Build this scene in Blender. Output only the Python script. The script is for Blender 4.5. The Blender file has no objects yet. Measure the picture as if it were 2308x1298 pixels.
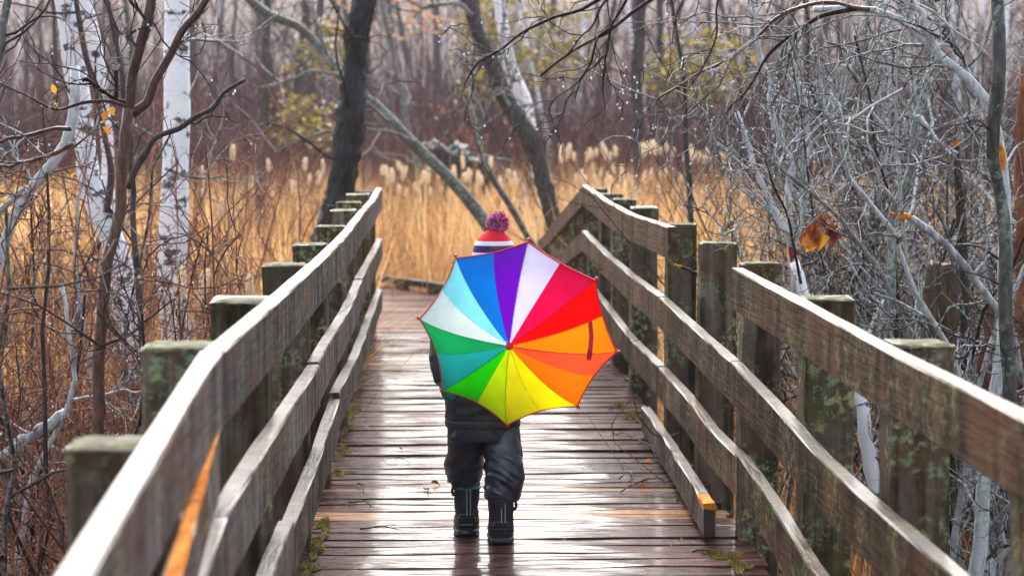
import bpy, bmesh, math, random
import numpy as np
from mathutils import Vector, Matrix, noise as mnoise

# ------------------------------------------------------------------ camera, sky, sun, exposure
scene = bpy.context.scene
col = scene.collection
random.seed(7)
rng = np.random.default_rng(7)
R_ = math.radians

FPX, CX, CY = 5450.0, 1154.0, 649.0           # focal length and centre of a 2308 px wide frame
CAMH = 1.388
YAW = math.atan(169 / FPX)
PIT = math.atan(364 / FPX)
cam = bpy.data.cameras.new('camera')
cam.sensor_width = 36.0
cam.lens = 36.0 * FPX / 2308.0
cam.clip_start, cam.clip_end = 0.05, 1000
camo = bpy.data.objects.new('camera', cam)
col.objects.link(camo)
camo.location = (0, 0, CAMH)
camo.rotation_euler = (math.pi / 2 - PIT, 0, -YAW)
cam.dof.use_dof = True
cam.dof.focus_distance = 7.95
cam.dof.aperture_fstop = 5.4
scene.camera = camo

SUN_EL, SUN_AZ = R_(44), R_(-3)              # veiled by cloud, ahead of the camera and a little to the left
world = bpy.data.worlds.new('World')
scene.world = world
world.use_nodes = True
wn, wl = world.node_tree.nodes, world.node_tree.links
bg = wn['Background']
sky = wn.new('ShaderNodeTexSky')
sky.sky_type = 'NISHITA'
sky.sun_disc = False
sky.sun_elevation = SUN_EL
sky.sun_rotation = SUN_AZ
sky.air_density, sky.dust_density, sky.ozone_density = 1.0, 4.0, 1.0
hs = wn.new('ShaderNodeHueSaturation')
hs.inputs['Saturation'].default_value = 0.62  # overcast
hs.inputs['Value'].default_value = 1.0
wl.new(sky.outputs[0], hs.inputs['Color'])
wl.new(hs.outputs[0], bg.inputs['Color'])
bg.inputs['Strength'].default_value = 0.15

sun = bpy.data.lights.new('sun', 'SUN')
sun.energy = 0.95
sun.angle = R_(40)
sun.color = (1.0, 0.96, 0.9)
suno = bpy.data.objects.new('sun', sun)
col.objects.link(suno)
sd = Vector((math.sin(SUN_AZ) * math.cos(SUN_EL), math.cos(SUN_AZ) * math.cos(SUN_EL), math.sin(SUN_EL)))
suno.rotation_euler = (-sd).to_track_quat('-Z', 'Y').to_euler()
suno.location = sd * 60

vs = scene.view_settings
vs.view_transform = 'Standard'
vs.look = 'None'
vs.exposure = 1.68
vs.gamma = 1.0
vs.use_curve_mapping = False
scene.cycles.use_denoising = True
scene.cycles.max_bounces = 6
scene.cycles.diffuse_bounces = 3
scene.cycles.glossy_bounces = 3
scene.cycles.transmission_bounces = 4
scene.cycles.volume_bounces = 0
scene.cycles.transparent_max_bounces = 6
scene.cycles.sample_clamp_indirect = 6

# ------------------------------------------------------------------ geometry helpers
_f = Vector((math.sin(YAW) * math.cos(PIT), math.cos(YAW) * math.cos(PIT), -math.sin(PIT)))
_r = Vector((math.cos(YAW), -math.sin(YAW), 0))
_u = _r.cross(_f)


def at(px, py, Y):
    """the place in the world seen at a point of the photograph, Y metres down the boardwalk"""
    d = _f + _r * ((px - CX) / FPX) - _u * ((py - CY) / FPX)
    t = Y / d.y
    return np.array((d.x * t, Y, CAMH + d.z * t))


def path(pts, Y, K=24, dY=0.0):
    """smooth line through picture points; Y a number or (start, end)"""
    n = len(pts)
    ys = np.linspace(Y[0], Y[1], n) if isinstance(Y, tuple) else np.full(n, float(Y))
    W = np.array([at(p[0], p[1], y) for p, y in zip(pts, ys)])
    return resample(W, K)


def resample(W, K):
    W = np.asarray(W, float)
    n = len(W)
    d = np.r_[0, np.cumsum(np.linalg.norm(np.diff(W, axis=0), axis=1))]
    d /= d[-1]
    u = np.linspace(0, 1, K)
    T = np.gradient(W, d, axis=0) if n > 2 else np.tile(W[-1] - W[0], (n, 1))
    i = np.clip(np.searchsorted(d, u, 'right') - 1, 0, n - 2)
    h = (d[i + 1] - d[i])[:, None]
    s = ((u - d[i]) / (d[i + 1] - d[i]))[:, None]
    h00, h10 = 2 * s**3 - 3 * s**2 + 1, s**3 - 2 * s**2 + s
    h01, h11 = -2 * s**3 + 3 * s**2, s**3 - s**2
    return h00 * W[i] + h10 * h * T[i] + h01 * W[i + 1] + h11 * h * T[i + 1]


ORG = {}


def tag(o, label=None, cat=None, group=None, kind=None):
    if label: o['label'] = label
    if cat: o['category'] = cat
    if group: o['group'] = group
    if kind: o['kind'] = kind
    return o


def empty(name, loc, label=None, cat=None, group=None, kind=None):
    o = bpy.data.objects.new(name, None)
    col.objects.link(o)
    o.location = [float(v) for v in loc]
    o.empty_display_size = 0.1
    ORG[o] = np.array(o.location, float)
    return tag(o, label, cat, group, kind)


def link(name, me, m, parent=None, org=None):
    o = bpy.data.objects.new(name, me)
    col.objects.link(o)
    if parent is not None:
        o.parent = parent
        po = ORG.get(parent, np.zeros(3))
        o.location = [float(v) for v in (np.asarray(org) - po)] if org is not None else (0, 0, 0)
        ORG[o] = np.asarray(org, float) if org is not None else po
    else:
        ORG[o] = np.asarray(org, float) if org is not None else np.zeros(3)
        o.location = [float(v) for v in ORG[o]]
    if m is not None and not me.materials:
        me.materials.append(m)
    return o


class MB:
    """collects quads and triangles, then becomes one mesh"""
    def __init__(self):
        self.v, self.f, self.t, self.n = [], [], [], 0
        self.polys = []

    def add(self, V, F, tint=0.5):
        V = np.asarray(V, float).reshape(-1, 3)
        F = np.asarray(F, int)
        self.v.append(V)
        self.f.append(F + self.n)
        self.t.append(np.broadcast_to(np.asarray(tint, float), (len(V),)))
        self.n += len(V)
        return self

    def tubes(self, C, R, n=4, tint=None, cap=False):
        C = np.asarray(C, float); R = np.asarray(R, float)
        if C.ndim == 2:
            C, R = C[None], R[None]
        N, K, _ = C.shape
        if N == 0: return self
        T = np.gradient(C, axis=1)
        T /= np.linalg.norm(T, axis=2, keepdims=True) + 1e-9
        m = np.abs(T.mean(1))
        ref = np.eye(3)[np.argmin(m, axis=1)][:, None, :]
        A = np.cross(T, np.broadcast_to(ref, T.shape))
        A /= np.linalg.norm(A, axis=2, keepdims=True) + 1e-9
        B = np.cross(T, A)
        a = np.arange(n) * 2 * math.pi / n
        V = C[:, :, None, :] + R[:, :, None, None] * (A[:, :, None, :] * np.cos(a)[None, None, :, None] + B[:, :, None, :] * np.sin(a)[None, None, :, None])
        idx = np.arange(N * K * n).reshape(N, K, n)
        q = np.stack([idx[:, :-1], np.roll(idx[:, :-1], -1, 2), np.roll(idx[:, 1:], -1, 2), idx[:, 1:]], -1).reshape(-1, 4)
        if tint is None: tint = rng.random(N)
        tint = np.repeat(np.broadcast_to(np.asarray(tint, float), (N,)), K * n)
        base = self.n
        self.add(V.reshape(-1, 3), q, tint)
        if cap:
            for k in range(N):
                self.polys.append([base + int(i) for i in idx[k, -1]])
                self.polys.append([base + int(i) for i in idx[k, 0][::-1]])
        return self

    def mesh(self, name, org=(0, 0, 0), smooth=True):
        V = np.concatenate(self.v) - np.asarray(org, float)
        me = bpy.data.meshes.new(name)
        sizes, loops = [], []
        for F in self.f:
            sizes.append(np.full(len(F), F.shape[1])); loops.append(F.ravel())
        for p in self.polys:
            sizes.append(np.array([len(p)])); loops.append(np.array(p))
        sizes = np.concatenate(sizes); loops = np.concatenate(loops)
        me.vertices.add(len(V)); me.vertices.foreach_set('co', V.ravel().astype(np.float32))
        me.loops.add(len(loops)); me.loops.foreach_set('vertex_index', loops.astype(np.int32))
        me.polygons.add(len(sizes))
        me.polygons.foreach_set('loop_start', np.r_[0, np.cumsum(sizes)[:-1]].astype(np.int32))
        me.polygons.foreach_set('use_smooth', np.full(len(sizes), smooth))
        at_ = me.attributes.new('tint', 'FLOAT', 'POINT')
        at_.data.foreach_set('value', np.concatenate(self.t).astype(np.float32))
        me.update(calc_edges=True)
        me.validate()
        return me

    def build(self, name, m, parent=None, org=None, smooth=True):
        if org is None:
            org = ORG.get(parent, np.zeros(3))
        me = self.mesh(name, org, smooth)
        if parent is not None:
            return link(name, me, m, parent, org)
        return link(name, me, m, None, org)


def unit(v):
    return v / (np.linalg.norm(v, axis=-1, keepdims=True) + 1e-9)


def wig(C, amp, seed=None):
    """natural wobble on a traced line, none at its ends"""
    K = len(C)
    n = rng.normal(0, 1, (K, 3))
    for _ in range(2):
        n = (n + np.roll(n, 1, 0) + np.roll(n, -1, 0)) / 3
    return C + n * amp * np.minimum(1, np.minimum(np.arange(K), np.arange(K)[::-1]) / 2)[:, None]


def taper(K, r0, r1, p=1.0):
    return r0 + (r1 - r0) * np.linspace(0, 1, K) ** p


def grow(C, Rr, count, length, spread=0.9, K=7, wiggle=0.25, up=0.1, rmul=0.6, rmax=1.0, rmin=0.0015, t0=0.2, t1=1.0, bias=(0, 0, 0)):
    """side shoots from a set of parent lines"""
    C = np.asarray(C, float); Rr = np.asarray(Rr, float)
    if C.ndim == 2: C, Rr = C[None], Rr[None]
    N, Kp, _ = C.shape
    pi = rng.integers(0, N, count)
    t = (t0 + (t1 - t0) * rng.random(count)) * (Kp - 1)
    i = np.clip(t.astype(int), 0, Kp - 2); fr = (t - i)[:, None]
    S = C[pi, i] * (1 - fr) + C[pi, i + 1] * fr
    r = (Rr[pi, i] * (1 - fr[:, 0]) + Rr[pi, i + 1] * fr[:, 0])
    T = unit(C[pi, i + 1] - C[pi, i])
    rv = rng.normal(0, 1, (count, 3))
    side = unit(rv - (rv * T).sum(1, keepdims=True) * T)
    a = spread * (0.55 + 0.7 * rng.random(count))[:, None]
    D = unit(T * np.cos(a) + side * np.sin(a) + np.asarray(bias))
    L = length[0] + (length[1] - length[0]) * rng.random(count) ** 1.4
    out = np.zeros((count, K, 3)); out[:, 0] = S
    step = (L / (K - 1))[:, None]
    for k in range(1, K):
        D = unit(D + rng.normal(0, wiggle, (count, 3)) + np.array((0, 0, up)))
        out[:, k] = out[:, k - 1] + D * step
    r0 = np.clip(r * rmul, rmin * 1.2, rmax)
    RR = r0[:, None] * np.linspace(1, 0.4, K)[None]
    return out, np.maximum(RR, rmin * 0.7)


_ico = None


def drops(mb, P, r):
    global _ico
    if _ico is None:
        b = bmesh.new(); bmesh.ops.create_icosphere(b, subdivisions=2, radius=1)
        b.verts.ensure_lookup_table()
        _ico = (np.array([v.co[:] for v in b.verts]), np.array([[v.index for v in f.verts] for f in b.faces]))
        b.free()
    V, F = _ico
    n = len(P)
    r = np.broadcast_to(r, (n,))
    W = P[:, None, :] + V[None] * r[:, None, None] * np.array((1, 1, 1.25))
    FF = (F[None] + (np.arange(n) * len(V))[:, None, None]).reshape(-1, 3)
    mb.add(W.reshape(-1, 3), FF)


def bead(parent, C, count, r=(0.0022, 0.0036)):
    """rain drops hanging below twigs"""
    N, K, _ = C.shape
    count = int(count * 1.7)
    i = rng.integers(0, N, count); k = rng.integers(1, K, count)
    rr = r[0] + (r[1] - r[0]) * rng.random(count)
    P = C[i, k] - np.array((0, 0, 1)) * rr[:, None]
    mb = MB(); drops(mb, P, rr)
    return tag(mb.build('rain_drops', M['drop'], parent), kind='stuff')


# ------------------------------------------------------------------ material helpers
M = {}


class NT:
    def __init__(self, name):
        self.m = bpy.data.materials.new(name)
        self.m.use_nodes = True
        self.t = self.m.node_tree
        self.b = self.t.nodes['Principled BSDF']
        M[name] = self.m

    def n(self, typ, **kw):
        nd = self.t.nodes.new('ShaderNode' + typ)
        for k, v in kw.items():
            if k in nd.inputs: self.set(nd.inputs[k], v)
            else: setattr(nd, k, v)
        return nd

    def set(self, sock, v):
        if isinstance(v, bpy.types.NodeSocket): self.t.links.new(v, sock)
        else: sock.default_value = v

    def bs(self, **kw):
        for k, v in kw.items():
            self.set(self.b.inputs[k.replace('_', ' ')], v)

    def coord(self, scale=(1, 1, 1), shift=True):
        tc = self.n('TexCoord')
        src = tc.outputs['Object']
        if shift:
            oi = self.n('ObjectInfo')
            mu = self.n('VectorMath', operation='MULTIPLY'); self.set(mu.inputs[0], oi.outputs['Random']); mu.inputs[1].default_value = (17.3, 31.7, 23.1)
            ad = self.n('VectorMath', operation='ADD'); self.set(ad.inputs[0], src); self.set(ad.inputs[1], mu.outputs[0])
            src = ad.outputs[0]
        mp = self.n('Mapping'); self.set(mp.inputs['Vector'], src); mp.inputs['Scale'].default_value = scale
        return mp.outputs[0]

    def noise(self, vec, scale=5, detail=4, rough=0.6, dist=0.0):
        nd = self.n('TexNoise'); self.set(nd.inputs['Vector'], vec)
        nd.inputs['Scale'].default_value = scale; nd.inputs['Detail'].default_value = detail
        nd.inputs['Roughness'].default_value = rough; nd.inputs['Distortion'].default_value = dist
        return nd.outputs['Fac']

    def ramp(self, fac, stops, interp='LINEAR'):
        r = self.n('ValToRGB'); self.set(r.inputs[0], fac)
        cr = r.color_ramp; cr.interpolation = interp
        while len(cr.elements) > 1: cr.elements.remove(cr.elements[-1])
        for i, (p, c) in enumerate(stops):
            e = cr.elements[0] if i == 0 else cr.elements.new(p)
            e.position = p
            if not hasattr(c, '__len__'): c = (c, c, c)
            e.color = (*c, 1)
        return r.outputs[0]

    def mix(self, fac, a, b, blend='MIX'):
        nd = self.n('Mix', data_type='RGBA', blend_type=blend)
        self.set(nd.inputs[0], fac)
        for s, v in ((nd.inputs[6], a), (nd.inputs[7], b)):
            self.set(s, v if isinstance(v, bpy.types.NodeSocket) else (*v, 1))
        return nd.outputs[2]

    def math(self, op, a, b=0.0, c=0.0):
        nd = self.n('Math', operation=op)
        for s, v in zip(nd.inputs, (a, b, c)): self.set(s, v)
        return nd.outputs[0]

    def bump(self, h, strength=0.3, dist=0.01):
        nd = self.n('Bump'); self.set(nd.inputs['Height'], h)
        nd.inputs['Strength'].default_value = strength; nd.inputs['Distance'].default_value = dist
        self.set(self.b.inputs['Normal'], nd.outputs[0])

    def tint(self):
        nd = self.n('Attribute', attribute_name='tint')
        return nd.outputs['Fac']

    def rand(self):
        return self.n('ObjectInfo').outputs['Random']


def weathered(name, dark, light, algae=0.0, lichen=0.0, wet=0.5, along='Y'):
    """sawn timber: grain, water streaks, stains; rain stands on its level faces only"""
    k = NT(name)
    def nz(sc, detail=4, rough=0.6, lo=.38, hi=.62):
        return k.ramp(k.noise(k.coord(sc), 1.0, detail, rough), [(lo, 0), (hi, 1)])
    big = nz((2.2, 2.2, 2.2))
    st = nz((3, 9, 1.3) if along == 'Y' else (20, 20, .9), 3, .55)
    gr = nz((60, 3.0, 60) if along == 'Y' else (75, 75, 3.0), 4, .7)
    mixf = k.math('ADD', k.math('MULTIPLY', st, 0.45), k.math('ADD', k.math('MULTIPLY', gr, 0.09), k.math('ADD', k.math('MULTIPLY', big, 0.26), k.math('MULTIPLY', nz((13, 8, 11), 5, .7), .22))))
    mid = tuple((a + b) / 2 for a, b in zip(dark, light))
    c = k.ramp(mixf, [(0.05, tuple(a * .5 for a in dark)), (0.35, dark), (0.62, mid), (0.95, light)])
    hsv = k.n('HueSaturation'); k.set(hsv.inputs['Value'], k.math('MULTIPLY_ADD', k.rand(), 0.55, 0.72)); k.set(hsv.inputs['Color'], c)
    c = hsv.outputs[0]
    c = k.mix(nz((3.5, 2.0, 5.5), 4, .6, .48, .74), c, (0.125, 0.050, 0.028))
    c = k.mix(k.math('MULTIPLY', nz((9, 6, 3), 5, .7, .56, .68), .75), c, tuple(a * .3 for a in dark))
    if algae:
        a = k.math('MULTIPLY', nz((6, 6, 4), 6, .72, .48, .66), algae)
        c = k.mix(a, c, (0.075, 0.072, 0.012))
    if lichen:
        f = k.math('MULTIPLY', nz((40, 40, 40), 5, .75, .50, .60), k.math('MULTIPLY', nz((4.5, 4.5, 4.5), 3, .6, .48, .58), lichen))
        tone = k.ramp(k.noise(k.coord((1, 1, 1)), 12, 2), [(.4, (0.24, 0.38, 0.20)), (.6, (0.44, 0.44, 0.18))])
        c = k.mix(f, c, tone)
    k.bs(Base_Color=c)
    geo = k.n('NewGeometry'); sp = k.n('SeparateXYZ'); k.set(sp.inputs[0], geo.outputs['Normal'])
    lev = k.ramp(sp.outputs['Z'], [(0.55, 0), (0.8, 1)])
    k.bs(Roughness=k.math('SUBTRACT', 0.9, k.math('MULTIPLY', lev, 0.5)), Specular_IOR_Level=k.math('MULTIPLY_ADD', lev, .2, .06))
    patch = nz((7, 3, 7), 4, .6, .22, .42)
    k.bs(Coat_Weight=k.math('MULTIPLY_ADD', k.math('MULTIPLY', lev, patch), wet, .0), Coat_Roughness=0.17, Coat_IOR=1.36)
    k.bump(k.math('ADD', gr, k.math('MULTIPLY', st, 0.5)), 0.55, 0.005)
    return k


weathered('rail_grey', (0.040, 0.029, 0.027), (0.155, 0.125, 0.122), algae=0.2, lichen=0.35, wet=0.5)
weathered('rail_brown', (0.036, 0.018, 0.011), (0.130, 0.072, 0.045), algae=0.3, lichen=0.35, wet=0.5)
weathered('post_wood', (0.045, 0.032, 0.020), (0.25, 0.20, 0.15), algae=0.6, lichen=0.9, wet=0.6, along='Z')
weathered('joist_wood', (0.02, 0.014, 0.010), (0.06, 0.045, 0.033), algae=0.6, wet=0.2)

k = NT('fresh_cut')
k.bs(Base_Color=k.ramp(k.noise(k.coord((14, 9, 30)), 1, 4, .7), [(0.36, (0.20, 0.04, 0.004)), (0.45, (0.55, 0.16, 0.008)), (0.65, (0.78, 0.30, 0.025))]), Roughness=0.7, Specular_IOR_Level=0.08)
k = NT('dark_end')
k.bs(Base_Color=k.ramp(k.noise(k.coord((40, 40, 40)), 1, 3), [(0.3, (0.015, 0.006, 0.005)), (0.7, (0.06, 0.02, 0.015))]), Roughness=0.6)


def plank_mat(name, dark, light, rough):
    """wet sawn plank: mottled brown wood under a broken film of rain"""
    k = NT(name)
    def nz(sc, detail=4, r=0.6, lo=.38, hi=.62):
        return k.ramp(k.noise(k.coord(sc), 1.0, detail, r), [(lo, 0), (hi, 1)])
    gr = nz((2.0, 34, 20), 4, .65)
    big = nz((5, 14, 1), 5, .7)
    fine = nz((26, 60, 9), 3, .7)
    c = k.ramp(k.math('ADD', k.math('MULTIPLY', gr, 0.5), k.math('ADD', k.math('MULTIPLY', big, 0.3), k.math('MULTIPLY', fine, .2))), [(0.15, tuple(a * .45 for a in dark)), (0.42, dark), (0.9, light)])
    hsv = k.n('HueSaturation'); k.set(hsv.inputs['Value'], k.math('MULTIPLY_ADD', k.rand(), 0.8, 0.6)); k.set(hsv.inputs['Color'], c)
    c = k.mix(nz((22, 50, 9), 3, .6, .66, .70), hsv.outputs[0], (0.30, 0.27, 0.26))
    film = nz((4, 30, 1), 6, .7, .42, .54)
    wide = nz((1.6, 5, 1), 3, .6, .35, .6)
    f = k.math('MULTIPLY', film, k.math('MULTIPLY_ADD', wide, .55, .45))
    k.bs(Base_Color=c, Specular_IOR_Level=0.03)
    k.bs(Roughness=k.math('MULTIPLY_ADD', f, rough[0] - rough[1], rough[1]))
    k.bs(Coat_Weight=k.math('MULTIPLY_ADD', f, .72, .03), Coat_Roughness=k.math('MULTIPLY_ADD', f, -.04, .08), Coat_IOR=1.38)
    k.bump(k.math('ADD', gr, k.math('ADD', k.math('MULTIPLY', big, 0.5), k.math('MULTIPLY', fine, .6))), 0.30, 0.003)
    cb = k.n('Bump'); k.set(cb.inputs['Height'], k.math('ADD', fine, k.math('MULTIPLY', film, .6))); cb.inputs['Strength'].default_value = .03; cb.inputs['Distance'].default_value = .003
    k.set(k.b.inputs['Coat Normal'], cb.outputs[0])


plank_mat('plank_wet', (0.034, 0.009, 0.008), (0.135, 0.055, 0.047), (0.2, 0.5))
plank_mat('plank_new', (0.22, 0.10, 0.045), (0.45, 0.27, 0.15), (0.2, 0.5))
plank_mat('plank_far', (0.10, 0.048, 0.032), (0.22, 0.12, 0.085), (0.3, 0.55))

k = NT('moss')
k.bs(Base_Color=k.ramp(k.math('ADD', k.math('MULTIPLY', k.noise(k.coord((1, 1, 1)), 22, 4), 0.6), k.math('MULTIPLY', k.tint(), 0.4)), [(0.25, (0.04, 0.035, 0.008)), (0.5, (0.13, 0.10, 0.012)), (0.75, (0.32, 0.22, 0.02))]), Roughness=0.85)
k = NT('moss_green')
k.bs(Base_Color=k.ramp(k.noise(k.coord((1, 1, 1)), 26, 4), [(0.36, (0.028, 0.02, 0.012)), (0.47, (0.07, 0.062, 0.02)), (0.56, (0.10, 0.11, 0.035)), (0.66, (0.24, 0.27, 0.18))]), Roughness=0.85)
k.bump(k.noise(k.coord((1, 1, 1)), 120, 3), 0.6, 0.004)


GAIN = {'bark_alder': .75, 'bark_black': .55, 'bark_olive': .7, 'bark_rust': .6, 'bark_far': .34, 'twig_dark': .6, 'twig_red': 1.15, 'twig_mauve': .5, 'bark_grey': .8, 'twig_grey': .8, 'bark_silver': .85, 'dead_wood': .6}


def bark(name, stops, lichen=None, wet=0.3, scale=1.0, vstretch=0.25, rough=0.7):
    k = NT(name)
    stops = [(p, tuple(v * GAIN.get(name, 1) for v in c)) for p, c in stops]
    n1 = k.ramp(k.noise(k.coord((40 * scale, 40 * scale, 40 * scale * vstretch)), 1, 5, 0.7), [(.36, .15), (.64, .85)])
    n2 = k.noise(k.coord((1, 1, 1)), 6, 3)
    c = k.ramp(k.math('ADD', k.math('MULTIPLY', n1, 0.5), k.math('ADD', k.math('MULTIPLY', n2, 0.15), k.math('MULTIPLY', k.tint(), 0.35))), stops)
    if lichen:
        f = k.math('MULTIPLY', k.ramp(k.noise(k.coord((1, 1, 1)), 45, 4), [(0.5, 0), (0.58, 1)]), k.ramp(k.noise(k.coord((1, 1, 1)), 5, 2), [(0.42, 0), (0.6, 0.85)]))
        c = k.mix(f, c, lichen)
    if name.startswith('twig'): wet *= .2
    k.bs(Base_Color=c, Roughness=rough, Coat_Weight=wet * .7, Coat_Roughness=0.25, Specular_IOR_Level=.35 if wet > .15 else .10)
    k.bump(n1, 0.7, 0.012 / scale)
    return k


bark('bark_alder', [(0.3, (0.030, 0.009, 0.006)), (0.6, (0.120, 0.042, 0.024)), (0.8, (0.22, 0.11, 0.07))], scale=2, wet=0.6)
bark('bark_black', [(0.35, (0.010, 0.008, 0.007)), (0.5, (0.036, 0.028, 0.024)), (0.66, (0.14, 0.115, 0.10))], scale=1.1, vstretch=0.14, wet=0.3)
bark('bark_silver', [(0.3, (0.14, 0.13, 0.135)), (0.5, (0.42, 0.415, 0.43)), (0.68, (0.78, 0.78, 0.80))], lichen=(0.36, 0.50, 0.34), scale=1.5, wet=0.6)
bark('bark_grey', [(0.3, (0.07, 0.06, 0.055)), (0.55, (0.20, 0.18, 0.17)), (0.75, (0.36, 0.34, 0.33))], lichen=(0.33, 0.40, 0.28), scale=1.2, wet=0.4)
bark('bark_olive', [(0.3, (0.035, 0.032, 0.025)), (0.55, (0.10, 0.095, 0.075)), (0.75, (0.22, 0.21, 0.17))], lichen=(0.28, 0.42, 0.30), scale=1.6, wet=0.5)
bark('bark_rust', [(0.3, (0.12, 0.025, 0.008)), (0.55, (0.34, 0.085, 0.02)), (0.75, (0.55, 0.2, 0.06))], scale=1.3)
bark('bark_far', [(0.3, (0.08, 0.060, 0.066)), (0.55, (0.20, 0.155, 0.165)), (0.75, (0.42, 0.35, 0.36))], scale=0.5, wet=0.0)
bark('twig_grey', [(0.32, (0.035, 0.026, 0.026)), (0.5, (0.20, 0.18, 0.182)), (0.68, (0.72, 0.71, 0.72))], lichen=(0.26, 0.40, 0.27), scale=2, wet=0.5)
bark('twig_dark', [(0.2, (0.016, 0.010, 0.011)), (0.5, (0.06, 0.036, 0.036)), (0.8, (0.15, 0.10, 0.095))], scale=2, wet=0.5)
bark('twig_red', [(0.2, (0.07, 0.022, 0.016)), (0.5, (0.22, 0.085, 0.055)), (0.8, (0.42, 0.22, 0.13))], scale=2, wet=0.4)
bark('twig_mauve', [(0.2, (0.095, 0.018, 0.024)), (0.5, (0.24, 0.075, 0.080)), (0.8, (0.36, 0.19, 0.19))], scale=1, wet=0.0)
bark('dead_wood', [(0.3, (0.07, 0.035, 0.012)), (0.55, (0.26, 0.145, 0.055)), (0.75, (0.44, 0.29, 0.14))], scale=1.2, vstretch=0.1, wet=0.3)

k = NT('birch_bark')
v = k.coord((1, 1, 1))
n_l = k.noise(k.coord((9, 9, 70)), 1, 4, 0.7)
n_k = k.noise(k.coord((8, 8, 15)), 1, 4, 0.65)
n_w = k.noise(v, 5, 4)
c = k.ramp(n_w, [(0.3, (0.84, 0.82, 0.82)), (0.6, (0.95, 0.94, 0.94))])
c = k.mix(k.ramp(n_l, [(0.61, 0), (0.70, 0.7)]), c, (0.2, 0.16, 0.15))
c = k.mix(k.ramp(n_k, [(0.55, 0), (0.60, 0.97)]), c, (0.03, 0.025, 0.025))
k.bs(Base_Color=c, Roughness=0.55, Coat_Weight=0.2)
k.bump(n_k, -0.4, 0.01)

k = NT('reed_straw')
c = k.ramp(k.tint(), [(0.0, (0.16, 0.05, 0.02)), (0.3, (0.40, 0.175, 0.055)), (0.65, (0.70, 0.405, 0.14)), (1.0, (0.87, 0.63, 0.32))])
k.bs(Base_Color=c, Roughness=0.6)
tr = k.n('BsdfTranslucent'); k.set(tr.inputs[0], c)
mx = k.n('MixShader'); mx.inputs[0].default_value = 0.4
k.t.links.new(k.b.outputs[0], mx.inputs[1]); k.t.links.new(tr.outputs[0], mx.inputs[2])
k.t.links.new(mx.outputs[0], k.t.nodes['Material Output'].inputs[0])
k = NT('cattail_fluff')
k.bs(Base_Color=k.ramp(k.noise(k.coord((1, 1, 1)), 40, 4), [(0.3, (0.66, 0.46, 0.28)), (0.6, (0.95, 0.82, 0.62))]), Roughness=0.9)
k.bump(k.noise(k.coord((1, 1, 1)), 150, 3), 0.8, 0.01)
tr = k.n('BsdfTranslucent'); tr.inputs[0].default_value = (0.95, 0.80, 0.58, 1)
mx = k.n('MixShader'); mx.inputs[0].default_value = 0.4
k.t.links.new(k.b.outputs[0], mx.inputs[1]); k.t.links.new(tr.outputs[0], mx.inputs[2])
k.t.links.new(mx.outputs[0], k.t.nodes['Material Output'].inputs[0])
k = NT('litter_brown')
k.bs(Base_Color=k.ramp(k.tint(), [(0, (0.07, 0.03, 0.014)), (0.5, (0.24, 0.11, 0.045)), (1, (0.50, 0.27, 0.10))]), Roughness=0.6, Coat_Weight=0.3)

k = NT('ground_peat')
a_ = k.noise(k.coord((1, 1, 1), False), 0.35, 5); b_ = k.noise(k.coord((1, 1, 1), False), 9, 5, 0.7)
k.bs(Base_Color=k.ramp(k.math('ADD', k.math('MULTIPLY', a_, 0.5), k.math('MULTIPLY', b_, 0.5)), [(0.3, (0.02, 0.011, 0.008)), (0.5, (0.07, 0.034, 0.026)), (0.7, (0.16, 0.085, 0.06))]), Roughness=0.8)
k.bump(b_, 0.8, 0.05)

k = NT('drop')
k.bs(Base_Color=(0.95, 0.97, 1, 1), Roughness=0.03, IOR=1.33, Transmission_Weight=0.3, Specular_IOR_Level=1.0)  # mostly opaque white body: paints in the sky brightness a clear drop would refract


def leaf_mat(name, a, b, trans=0.35):
    k = NT(name)
    c = k.ramp(k.tint(), [(0, a), (1, b)])
    tr = k.n('BsdfTranslucent'); k.set(tr.inputs[0], c)
    mx = k.n('MixShader'); mx.inputs[0].default_value = trans
    k.bs(Base_Color=c, Roughness=0.45)
    k.t.links.new(k.b.outputs[0], mx.inputs[1]); k.t.links.new(tr.outputs[0], mx.inputs[2])
    k.t.links.new(mx.outputs[0], k.t.nodes['Material Output'].inputs[0])


leaf_mat('leaf_orange', (0.75, 0.20, 0.01), (0.95, 0.48, 0.04))
leaf_mat('leaf_red', (0.16, 0.015, 0.006), (0.46, 0.13, 0.045), 0.25)
leaf_mat('leaf_yellow', (0.17, 0.13, 0.015), (0.40, 0.30, 0.03))
leaf_mat('leaf_peach', (0.55, 0.24, 0.10), (0.75, 0.38, 0.18))


def fabric(name, c, trans=0.5, rough=0.55):
    k = NT(name)
    f = k.ramp(k.noise(k.coord((1, 1, 1)), 9, 4), [(0.35, 0.84), (0.65, 1.0)])
    cc = k.mix(1.0, (*c,), f, 'MULTIPLY')
    tr = k.n('BsdfTranslucent'); k.set(tr.inputs[0], cc)
    mx = k.n('MixShader'); mx.inputs[0].default_value = trans
    k.bs(Base_Color=cc, Roughness=rough, Specular_IOR_Level=0.08)
    w = k.noise(k.coord((1, 1, 1)), 14, 3)
    k.bump(w, 0.25, 0.01)
    k.t.links.new(k.b.outputs[0], mx.inputs[1]); k.t.links.new(tr.outputs[0], mx.inputs[2])
    k.t.links.new(mx.outputs[0], k.t.nodes['Material Output'].inputs[0])
    return k.m


def plain(name, c, rough=0.5, **kw):
    k = NT(name)
    f = k.ramp(k.noise(k.coord((1, 1, 1)), 25, 4), [(0.3, 0.8), (0.7, 1.0)])
    k.bs(Base_Color=k.mix(1.0, c, f, 'MULTIPLY'), Roughness=rough, **kw)
    return k


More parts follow.
